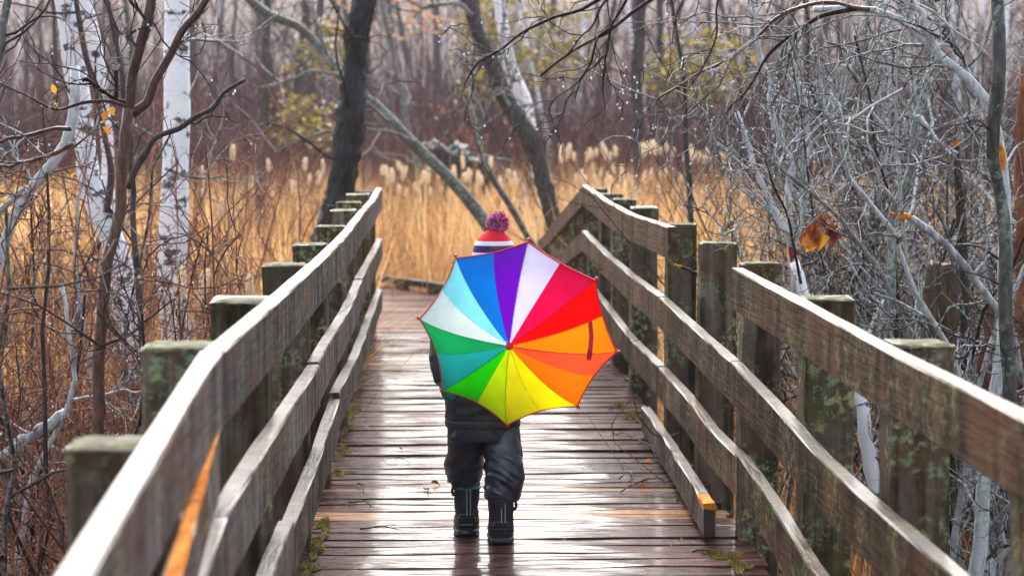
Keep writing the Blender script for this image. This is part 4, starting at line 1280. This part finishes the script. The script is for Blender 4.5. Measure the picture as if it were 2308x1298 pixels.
plant('grey_sapling', 'stout pale stem low at the right, leaning behind the near railing posts', 'sapling', [
    ([(2200, 1360), (2215, 1190), (2230, 1090), (2260, 1020)], 8.2, .026, .022, 'bark_silver'),
    ([(2240, 1400), (2270, 1150), (2300, 1040)], 8.3, .012, .010, 'bark_silver')],
    [(30, (.2, .6), 1.1, .1, .006, .15), (50, (.1, .3), .9, .05, .003, .2)], 'twig_grey', beads=20)
plant('white_log', 'white peeling log leaning behind the right railing', 'log', [
    ([(1975, 1120), (1955, 1000), (1935, 900), (1870, 760), (1820, 660), (1790, 590)], 9.0, .030, .022, 'birch_bark')], ground=True)
plant('rust_stump', 'rust brown broken stump behind the near right post', 'stump', [
    ([(2215, 960), (2222, 850), (2232, 760), (2240, 680)], 8.9, .030, .022, 'bark_rust')])
plant('rust_stump', 'tall rust coloured trunk cut by the right border', 'stump', [
    ([(2305, 700), (2300, 480), (2302, 300), (2310, 150)], 9.0, .03, .026, 'bark_rust')])
plant('rust_stump', 'dark cut pole with a pale orange top in the right thicket', 'stump', [
    ([(2172, 640), (2166, 480), (2160, 400), (2156, 330)], 9.6, .022, .018, 'bark_alder'),
    ([(2156, 330), (2156, 325), (2156, 320)], 9.6, .0185, .018, 'fresh_cut')], wob=0)
st_ = empty('rotten_stump', at(2120, 900, 9.2), 'rotten tan tree stump behind the near right railing post', 'stump')
mb = MB(); loft(mb, [at(2110, 1250, 9.2), at(2112, 900, 9.2), at(2115, 760, 9.2), at(2120, 660, 9.2), at(2128, 595, 9.2)], [(.085, .09), (.08, .085), (.075, .08), (.065, .07), (.06, .06)], 20)
fuse(mb, 'stump_body', M['dead_wood'], st_, .012, 1, lambda c: .022 * mnoise.noise(Vector((c[0] * 30, c[1] * 30, c[2] * 3))))

# dead leaves caught in the silver shrub
lc = empty('dead_leaves', at(1830, 520, 9.3), 'bunch of curled red brown dead leaves caught in the silver shrub', 'dead leaves')
for i, (px, py) in enumerate([(1812, 500), (1830, 490), (1850, 482), (1870, 490), (1820, 525), (1842, 515), (1860, 500), (1805, 530), (1825, 548), (1785, 520), (1880, 540), (1838, 500), (1848, 530), (1815, 515), (1862, 515), (1835, 535)]):
    mb = MB(); leaf_geo(mb, at(px, py, 9.3) + rng.normal(0, .02, 3), .035 if i in (9, 10) else .075, (rng.normal() * .7, rng.normal() * .4, -1), (rng.normal() * .8, -1, rng.normal() * .4), rng.random(), 1.3, .6)
    mb.build('leaf', M['leaf_red' if i % 4 else 'leaf_orange'], lc)
tag(lc)
plant('dead_twig', 'pale forked dead twig poking up above the gap in the right railing', 'twig', [
    ([(1612, 600), (1624, 548), (1630, 520), (1610, 495), (1590, 470), (1580, 458)], 9.6, .0055, .003, 'bark_silver'),
    ([(1626, 530), (1650, 520), (1662, 512), (1658, 490)], 9.6, .005, .003, 'bark_silver'),
    ([(1600, 485), (1570, 470), (1535, 463)], 9.6, .003, .002, 'twig_dark')], ground=False)
plant('dead_twig', 'short broken dark stick poking between the right railing posts', 'twig', [
    ([(1585, 625), (1560, 612), (1535, 602)], 9.9, .008, .006, 'twig_dark'), ([(1535, 602), (1529, 600), (1523, 598)], 9.9, .006, .004, 'fresh_cut')], ground=False)
plant('dead_twig', 'bent twig hooked over the loose toe board', 'twig', [
    ([(1530, 975), (1500, 985), (1470, 975), (1445, 945), (1430, 905), (1422, 870)], 9.7, .004, .0018, 'twig_dark')], ground=False)

# --- random thicket shrubs on both sides
def shrub(name, label, x, y, h, stems, mats, tmat, group, dens=1.0, spread=.35, beads=0):
    z0 = float(gz(x, y))
    root = empty(name, (x, y, z0), label, 'shrub', group)
    S, K = stems, 14
    D = np.stack([rng.normal(0, spread, S), rng.normal(0, spread, S), np.ones(S)], 1)
    if abs(x - .3) < 2.2 and y < 18: D[:, 0] = np.abs(D[:, 0]) * (1 if x > .3 else -1) + (-.1 if x > .3 else .1)
    D = unit(D)
    C = np.zeros((S, K, 3)); C[:, 0] = np.array((x, y, z0)) + np.stack([rng.normal(0, .12, S), rng.normal(0, .12, S), np.zeros(S)], 1)
    L = h * rng.uniform(.65, 1.15, S)
    for k in range(1, K):
        D = unit(D + rng.normal(0, .22 if x > .3 else .14, (S, 3)) + np.array((0, 0, .03)))
        C[:, k] = C[:, k - 1] + D * (L / (K - 1))[:, None]
    if y < 22:
        X = C[:, :, 0]
        if x < .3: X[:] = np.where(X > -.66, -.66 - (X + .66) * .4, X)
        else: X[:] = np.where(X < 1.26, 1.26 + (1.26 - X) * .4, X)
    Rr = rng.uniform(.005, .018 if x > .3 else .012, S)[:, None] * np.linspace(1, .35, K)[None]
    for s in range(S):
        mb = MB(); mb.tubes(C[s], Rr[s], 6); mb.build('stem', M[random.choice(mats)], root)
    c1, r1 = grow(C, Rr, int(75 * dens), (.2, .9), 1.0, 9, .36, .03, .65, .008, .0024, .12)
    c2, r2 = grow(c1, r1, int(200 * dens), (.1, .45), .95, 7, .36, .02, .65, .004, .0017, .1)
    if y < 22:                                # trimmed back from the walkway
        for c_ in (c1, c2):
            X = c_[:, :, 0]
            if x < .3: X[:] = np.where(X > -.62, -.62 - (X + .62) * .4, X)
            else: X[:] = np.where(X < 1.22, 1.22 + (1.22 - X) * .4, X)
    mb = MB(); mb.tubes(c1, r1, 4); mb.tubes(c2, r2, 3)
    tag(mb.build('twigs', M[tmat], root), kind='stuff')
    if beads: bead(root, c2, beads)
    return root


for i in range(52):                           # right thicket
    y = 8.2 + 15 * (i / 51) ** 1.1
    xr = (2308 - 985) * y / FPX
    xl = max(1.75, (1740 - 985 + 60 * rng.normal()) * y / FPX)
    x = rng.uniform(xl, xr * 1.12)
    shrub('bare_shrub', '%s tangled shrub %s the right thicket, %s' % ('grey' if i % 3 else 'dark', 'fronting' if y < 11 else ('within' if y < 16 else 'behind'), where(985 + x * FPX / y)), x, y, rng.uniform(2.3, 3.4), 6, ['bark_silver', 'bark_silver', 'bark_silver', 'twig_dark', 'bark_olive'], 'twig_grey' if i % 3 else 'twig_dark', 'bare shrubs of the right thicket', 1.15, .38, 22 if y < 13 else 0)
for i in range(58):                           # left thicket
    y = 6.6 + 12 * (i / 57) ** 1.2
    xl = (0 - 985) * y / FPX
    x = rng.uniform(xl * 1.1, min(-.85, (430 - 985) * y / FPX))
    tall = i % 3 == 0
    shrub('red_stemmed_shrub', '%s %s bare shrub %s, %s' % ('tall' if tall else 'low', 'reddish brown' if i % 5 else 'dark brown', 'beside the railing' if y < 9.5 else ('among the stems' if y < 13 else 'by the reeds'), where(985 + x * FPX / y)), x, y,
          rng.uniform(1.6, 2.9) if tall else rng.uniform(.9, 1.7), 6, ['twig_red', 'twig_dark', 'twig_red', 'twig_grey'], 'twig_red' if i % 5 else 'twig_dark', 'bare shrubs left of the railing', .9, .34, 26 if y < 12 else 0)
for i, (px, Y) in enumerate([(520, 20), (480, 17), (640, 26), (1650, 19), (1400, 40), (1420, 41), (1100, 36), (560, 22), (450, 15), (690, 27)]):
    x = at(px, 600, Y)[0]
    shrub('red_osier', ['upright red osier stems between birch and blackish trunk', 'upright red osier stems just right of the upright birch', 'thin red osier stems in front of the blackish trunk', 'red stems above the right railing gap', 'bright red osier clump in the far reeds', 'second bright red osier clump in the far reeds', 'red stems below the leaning trunks', 'red osier stems in the middle of the left reeds', 'dense red stems against the upright birch', 'red stems at the foot of the blackish trunk'][i], x, Y, 2.6, 9, ['twig_red'], 'twig_red', 'red osier clumps', .5, .12)

# ------------------------------------------------------------------ reeds and cattails
def on_walk(x, y):
    return ((x > -.75) & (x < 1.35) & (y < 23)) | ((x > -3.6) & (x < 1.15) & (y >= 22) & (y < 26.7)) | ((y >= 26.7) & (y < 33.2) & (x > -3.6) & (x < 1.1 - (y - 26.6) * .47))


def reeds(name, n, yr, xf, h, label, w=.007, tintr=(0, 1)):
    y = yr[0] + (yr[1] - yr[0]) * rng.random(n)
    lo, hi = xf
    x = ((lo - 985) + (hi - lo) * rng.random(n)) * y / FPX
    keep = ~on_walk(x, y)
    x, y = x[keep], y[keep]; n = len(x)
    z = gz(x, y)
    H = h[0] + (h[1] - h[0]) * rng.random(n)
    clump = np.array([mnoise.noise(Vector((a * .8, b * .5, 0))) for a, b in zip(x, y)])
    H = H * (1 + .22 * clump)
    D = rng.normal(0, .16, (n, 2)); bend = rng.normal(0, .36, (n, 2)) * (rng.random(n) < .6)[:, None]
    K = 5; t = np.linspace(0, 1, K)
    C = np.zeros((n, K, 3))
    C[:, :, 0] = x[:, None] + H[:, None] * (D[:, :1] * t + bend[:, :1] * t**3)
    C[:, :, 1] = y[:, None] + H[:, None] * (D[:, 1:] * t + bend[:, 1:] * t**3)
    C[:, :, 2] = z[:, None] + H[:, None] * (t - .25 * np.linalg.norm(bend, axis=1)[:, None] * t**3)
    a = rng.random(n) * math.pi
    S = np.stack([np.cos(a), np.sin(a) * .5, np.zeros(n)], 1)
    ww = w * (.6 + .8 * rng.random(n))[:, None] * np.array([1, 1, .9, .6, .1])[None]
    V = np.stack([C - S[:, None] * ww[..., None], C + S[:, None] * ww[..., None]], 2)
    idx = np.arange(n * K * 2).reshape(n, K, 2)
    q = np.stack([idx[:, :-1, 0], idx[:, :-1, 1], idx[:, 1:, 1], idx[:, 1:, 0]], -1).reshape(-1, 4)
    tt = np.clip(tintr[0] + (tintr[1] - tintr[0]) * (.5 + .5 * clump + rng.normal(0, .22, n)), 0, 1)
    mb = MB(); mb.add(V.reshape(-1, 3), q, np.repeat(tt, K * 2))
    return tag(mb.build(name, M['reed_straw']), label, None, None, 'stuff')


reeds('reeds', 36000, (17, 46), (-500, 2800), (1.25, 1.85), 'golden dry reeds filling the marsh beyond the railings', .008, (.2, 1.1))
reeds('reeds', 7000, (12, 18), (-500, 800), (.9, 1.45), 'brown dry reeds behind the left railing', .007, (.12, .85))
reeds('reeds', 5000, (7.5, 13), (-400, 700), (.5, 1.0), 'low tangled brown grass left of the railing', .006, (.1, .8))
reeds('reeds', 7000, (8, 18), (1500, 2700), (.5, 1.2), 'low brown grass under the right thicket', .006, (.1, .8))

# cattails: a stalk, a burst seed head and two long leaves
fl = MB(); n = 10
th = np.linspace(0.1, math.pi - .1, n)
prof = np.sin(th) ** .6
ang = np.arange(8) * math.pi / 4
V = np.stack([prof[:, None] * np.cos(ang) * (1 + .18 * rng.normal(0, 1, (n, 8))), prof[:, None] * np.sin(ang) * (1 + .18 * rng.normal(0, 1, (n, 8))), np.repeat(-np.cos(th)[:, None], 8, 1)], -1)
idx = np.arange(n * 8).reshape(n, 8)
q = np.stack([idx[:-1], np.roll(idx[:-1], -1, 1), np.roll(idx[1:], -1, 1), idx[1:]], -1).reshape(-1, 4)
fl.add(V.reshape(-1, 3) * np.array((.026, .026, .075)), q)
fluff = fl.mesh('seed_head'); fluff.materials.append(M['cattail_fluff'])
stm = MB(); stm.tubes(np.array([(0, 0, 0), (.01, 0, .3), (0, .012, .7), (0, 0, 1.0)]), [.005, .005, .004, .003], 5)
stalkm = stm.mesh('stalk'); stalkm.materials.append(M['reed_straw'])


def cattail(p, label, group, s=1.0):
    z0 = float(gz(p[0], p[1]))
    r = empty('cattail', (p[0], p[1], z0), label, 'cattail', group)
    a = bpy.data.objects.new('stalk', stalkm); col.objects.link(a); a.parent = r; a.scale = (1, 1, p[2] - z0); a.rotation_euler = (0, 0, rng.random() * 6)
    b = bpy.data.objects.new('seed_head', fluff); col.objects.link(b); b.parent = r; b.location = (0, 0, p[2] - z0)
    b.rotation_euler = (rng.normal() * .12, rng.normal() * .12, rng.random() * 6); b.scale = (s * rng.uniform(.8, 1.3), s * rng.uniform(.8, 1.3), s * rng.uniform(.75, 1.2))


for (px, py) in [(605, 372), (688, 370), (728, 377), (697, 405), (718, 402), (566, 413), (660, 420)]:
    cattail(at(px, py, 24 + rng.random() * 3), 'fluffy cattail standing tall left of the blackish trunk', 'cattails left of the blackish trunk')
for (px, py) in [(455, 390), (458, 440), (498, 470), (493, 580), (525, 345)]:
    cattail(at(px, py, 17 + rng.random()), 'blurred pale cattail right of the upright birch', 'cattails beside the upright birch', .9)
for (px, py) in [(460, 642), (562, 655), (410, 635), (402, 655)]:
    cattail(at(px, py, 11.5 + rng.random()), 'large pale cattail head low behind the left railing', 'cattails close behind the left railing', 1.0)
for i in range(34):
    px, py = rng.uniform(862, 1180), 405 + rng.normal(0, 16)
    cattail(at(px, py, rng.uniform(27, 34)), 'pale cattail between the railings, %s' % where(px), 'cattails between the railings', 1.1)
for (a, b, c, nn) in [(1255, 1300, 345, 9), (1320, 1390, 345, 14), (1440, 1520, 338, 18), (1540, 1640, 350, 12), (1290, 1500, 395, 22), (1340, 1700, 430, 26)]:
    for i in range(nn):
        px_ = rng.uniform(a, b); cattail(at(px_, c + rng.normal(0, 9), rng.uniform(30, 38)), '%s cattail above the right railing, %s' % ('tall pale' if c < 360 else ('shorter pale' if c < 410 else 'low tan'), where(px_)), 'cattails above the right railing', 1.0)

# ------------------------------------------------------------------ background wood
def stemmass(name, n, yr, h, mat_, label, r=.006, lean=.16, xr=(-900, 3200)):
    y = yr[0] + (yr[1] - yr[0]) * rng.random(n); x = (xr[0] - 985 + (xr[1] - xr[0]) * rng.random(n)) * y / FPX
    z = gz(x, y); H = h[0] + (h[1] - h[0]) * rng.random(n)
    K = 5; C = np.zeros((n, K, 3)); C[:, 0] = np.stack([x, y, z], 1)
    D = unit(np.stack([rng.normal(0, lean, n), rng.normal(0, lean, n), np.ones(n)], 1))
    for k in range(1, K):
        D = unit(D + rng.normal(0, .12, (n, 3))); C[:, k] = C[:, k - 1] + D * (H / (K - 1))[:, None]
    Rr = (r * (.5 + rng.random(n)))[:, None] * np.linspace(1, .35, K)[None]
    mb = MB(); mb.tubes(C, Rr, 3)
    c2, r2 = grow(C, Rr, n * 2, (.3, 1.1), .8, 5, .25, .08, .7, r, r * .35, .3)
    mb.tubes(c2, r2, 3)
    return tag(mb.build(name, M[mat_]), label, None, None, 'stuff')


stemmass('undergrowth', 8500, (40, 62), (1.8, 3.9), 'twig_mauve', 'reddish brown undergrowth along the edge of the wood', .013)
stemmass('undergrowth', 5000, (60, 100), (2.0, 4.6), 'twig_mauve', 'mauve brown brush deep in the misty wood', .016)
stemmass('undergrowth', 1500, (30, 48), (1.2, 2.6), 'twig_red', 'rusty red brush behind the reed bed', .006, xr=(500, 1900))


def far_tree(x, y, h, r, mn, label, group, branches=18):
    z0 = float(gz(x, y)) - .1
    K = 14
    C = np.zeros((K, 3)); D = unit(np.array((rng.normal(0, .05), rng.normal(0, .05), 1.0))); C[0] = (x, y, z0)
    for k in range(1, K):
        D = unit(D + rng.normal(0, .03, 3)); C[k] = C[k - 1] + D * h / (K - 1)
    root = empty('bare_tree' if mn != 'birch_bark' else 'birch_tree', C[0], label, 'tree', group)
    Rr = taper(K, r * 1.1, r * .35)
    mb = MB(); mb.tubes(C, Rr, 8); mb.build('trunk', M[mn], root)
    c1, r1 = grow(C, Rr, branches, (.8, 2.6), .95, 6, .18, .08, .35, .03, .006, .12)
    c2, r2 = grow(c1, r1, branches * 3, (.4, 1.4), .8, 5, .22, .05, .6, .012, .004, .2)
    mb = MB(); mb.tubes(c1, r1, 4); mb.tubes(c2, r2, 3)
    tag(mb.build('crown', M['twig_mauve'], root), kind='stuff')


for i in range(105):
    y = rng.uniform(44, 114)
    px = -300 + 2900 * ((i * .618034) % 1)
    x = (px - 985) * y / FPX
    h = max(3.0, 1.39 + y * rng.uniform(.065, .095) - float(gz(x, y)))
    kind = rng.random(); w_ = where(px); dist = 'deep in' if y > 76 else 'fronting'
    if kind < .26:
        far_tree(x, y, h, rng.uniform(.07, .12), 'birch_bark', 'pale birch %s the misty wood %s' % (dist, w_), 'far birches', 10)
    elif kind < .52:
        far_tree(x, y, h, rng.uniform(.07, .15), 'bark_black', 'dark bare tree %s the misty wood %s' % (dist, w_), 'far dark trees', 14)
    else:
        far_tree(x, y, h, rng.uniform(.06, .14), 'bark_far', 'grey tree %s the misty wood %s' % (dist, w_), 'far grey trees', 14)


def leafy(px, py, Y, w, h, m, label, n=260, name='yellow_sapling'):
    c = at(px, py, Y); z0 = float(gz(c[0], Y))
    root = empty(name, (c[0], Y, z0), label, 'sapling', 'saplings with late leaves')
    C = np.linspace((c[0], Y, z0), (c[0], Y, c[2] + h * Y / FPX), 12); C = wig(C, .05)
    mb = MB(); mb.tubes(C, taper(12, .025, .006), 5); mb.build('trunk', M['bark_far'], root)
    W, Hh = w * Y / FPX, h * Y / FPX
    nb = 26
    bz = c[2] + rng.uniform(-Hh, Hh, nb)
    B0 = np.stack([np.full(nb, c[0]), np.full(nb, Y), bz], 1)
    dx = rng.uniform(-W, W, nb)
    B1 = B0 + np.stack([dx, rng.normal(0, W * .6, nb), rng.normal(.05, .08, nb)], 1)
    t = np.linspace(0, 1, 5)[None, :, None]
    B = B0[:, None] * (1 - t) + B1[:, None] * t; B[:, :, 2] -= .10 * np.abs(dx)[:, None] * np.linspace(0, 1, 5)[None] ** 2
    mb = MB(); mb.tubes(B, np.tile(np.linspace(.008, .003, 5), (nb, 1)), 3); mb.build('branches', M['twig_mauve'], root)
    mb = MB()
    for j in range(n):
        b = rng.integers(nb); k = rng.integers(1, 5)
        leaf_geo(mb, B[b, k] + rng.normal(0, .10, 3), rng.uniform(.09, .20), (rng.normal(), rng.normal(), -.3), (rng.normal() * .4, -1, rng.normal() + .6), rng.random(), .3, .5)
    tag(mb.build('foliage', M[m], root), kind='stuff')


leafy(700, 262, 40, 110, 40, 'leaf_yellow', 'small yellow-leaved sapling left of the blackish trunk')
leafy(720, 105, 44, 80, 60, 'leaf_yellow', 'yellow-leaved sapling at the top behind the leaning grey trunk')
leafy(1590, 150, 42, 110, 70, 'leaf_yellow', 'brightest yellow-leaved sapling above the right railing', 420)
leafy(1500, 175, 46, 70, 40, 'leaf_yellow', 'olive yellow sapling left of the brightest yellow one')
leafy(1130, 100, 46, 120, 110, 'leaf_yellow', 'yellow-leaved sapling behind the slanting white birch', 420)
leafy(1270, 80, 50, 110, 80, 'leaf_yellow', 'yellow-leaved sapling at the top behind the overhanging twigs', 380)
leafy(950, 40, 48, 60, 40, 'leaf_peach', 'peach-leaved sapling at the top centre', 70, 'peach_sapling')
leafy(780, 30, 50, 60, 40, 'leaf_peach', 'peach-leaved sapling beside the top of the blackish trunk', 60, 'peach_sapling')
leafy(1060, 290, 48, 120, 60, 'leaf_peach', 'low russet sapling below the leaning trunks', 70, 'russet_sapling')

stemmass('undergrowth', 1300, (9.5, 18), (.8, 1.7), 'twig_red', 'tangled red brown brush among the reeds left of the railing', .0042, .3, xr=(-350, 500))
stemmass('undergrowth', 600, (12, 21), (1.0, 2.9), 'twig_dark', 'dark brush in the depth of the right thicket', .006, .3, xr=(1720, 2650))
stemmass('undergrowth', 900, (9.5, 18), (.7, 1.6), 'twig_red', 'rusty brown brush low behind the right railing', .005, .3, xr=(1800, 2650))

# ------------------------------------------------------------------ mist
k = NT('mist')
k.t.nodes.remove(k.b)
pv = k.n('VolumePrincipled'); pv.inputs['Color'].default_value = (0.93, 0.93, 0.96, 1); pv.inputs['Density'].default_value = 0.0008
k.t.links.new(pv.outputs[0], k.t.nodes['Material Output'].inputs['Volume'])
b = bmesh.new(); bmesh.ops.create_cube(b, size=1)
for v in b.verts: v.co = Vector((v.co.x * 500, v.co.y * 360 + 100, 7.0 + v.co.z * 25))
hm = bpy.data.meshes.new('haze'); b.to_mesh(hm); b.free()
tag(link('haze', hm, M['mist']), 'thin pale mist hanging in the wood', None, None, 'stuff')


# ------------------------------------------------------------------ labels that still coincide say which one of the row
ORD = ['', 'second', 'third', 'fourth', 'fifth', 'sixth', 'seventh', 'eighth', 'ninth', 'tenth', 'eleventh', 'twelfth', 'thirteenth', 'fourteenth', 'fifteenth', 'sixteenth', 'seventeenth', 'eighteenth', 'nineteenth', 'twentieth', 'twenty-first', 'twenty-second', 'twenty-third', 'twenty-fourth']
same = {}
for o in scene.objects:
    if o.parent is None and 'label' in o and 'group' in o: same.setdefault((o['group'], o['label']), []).append(o)
for (g, lab), os_ in same.items():
    if len(os_) < 2 or len(os_) > len(ORD): continue
    depth = 'moss' in g or 'twigs' in g
    os_.sort(key=lambda o: o.location.y if depth else o.location.x / max(o.location.y, .1))
    for i, o in enumerate(os_):
        t = (ORD[i] + ' nearest').strip() if depth else (ORD[i] + ' from left' if i else 'leftmost')
        if len((lab + ' ' + t).split()) <= 16: o['label'] = lab + ', ' + t
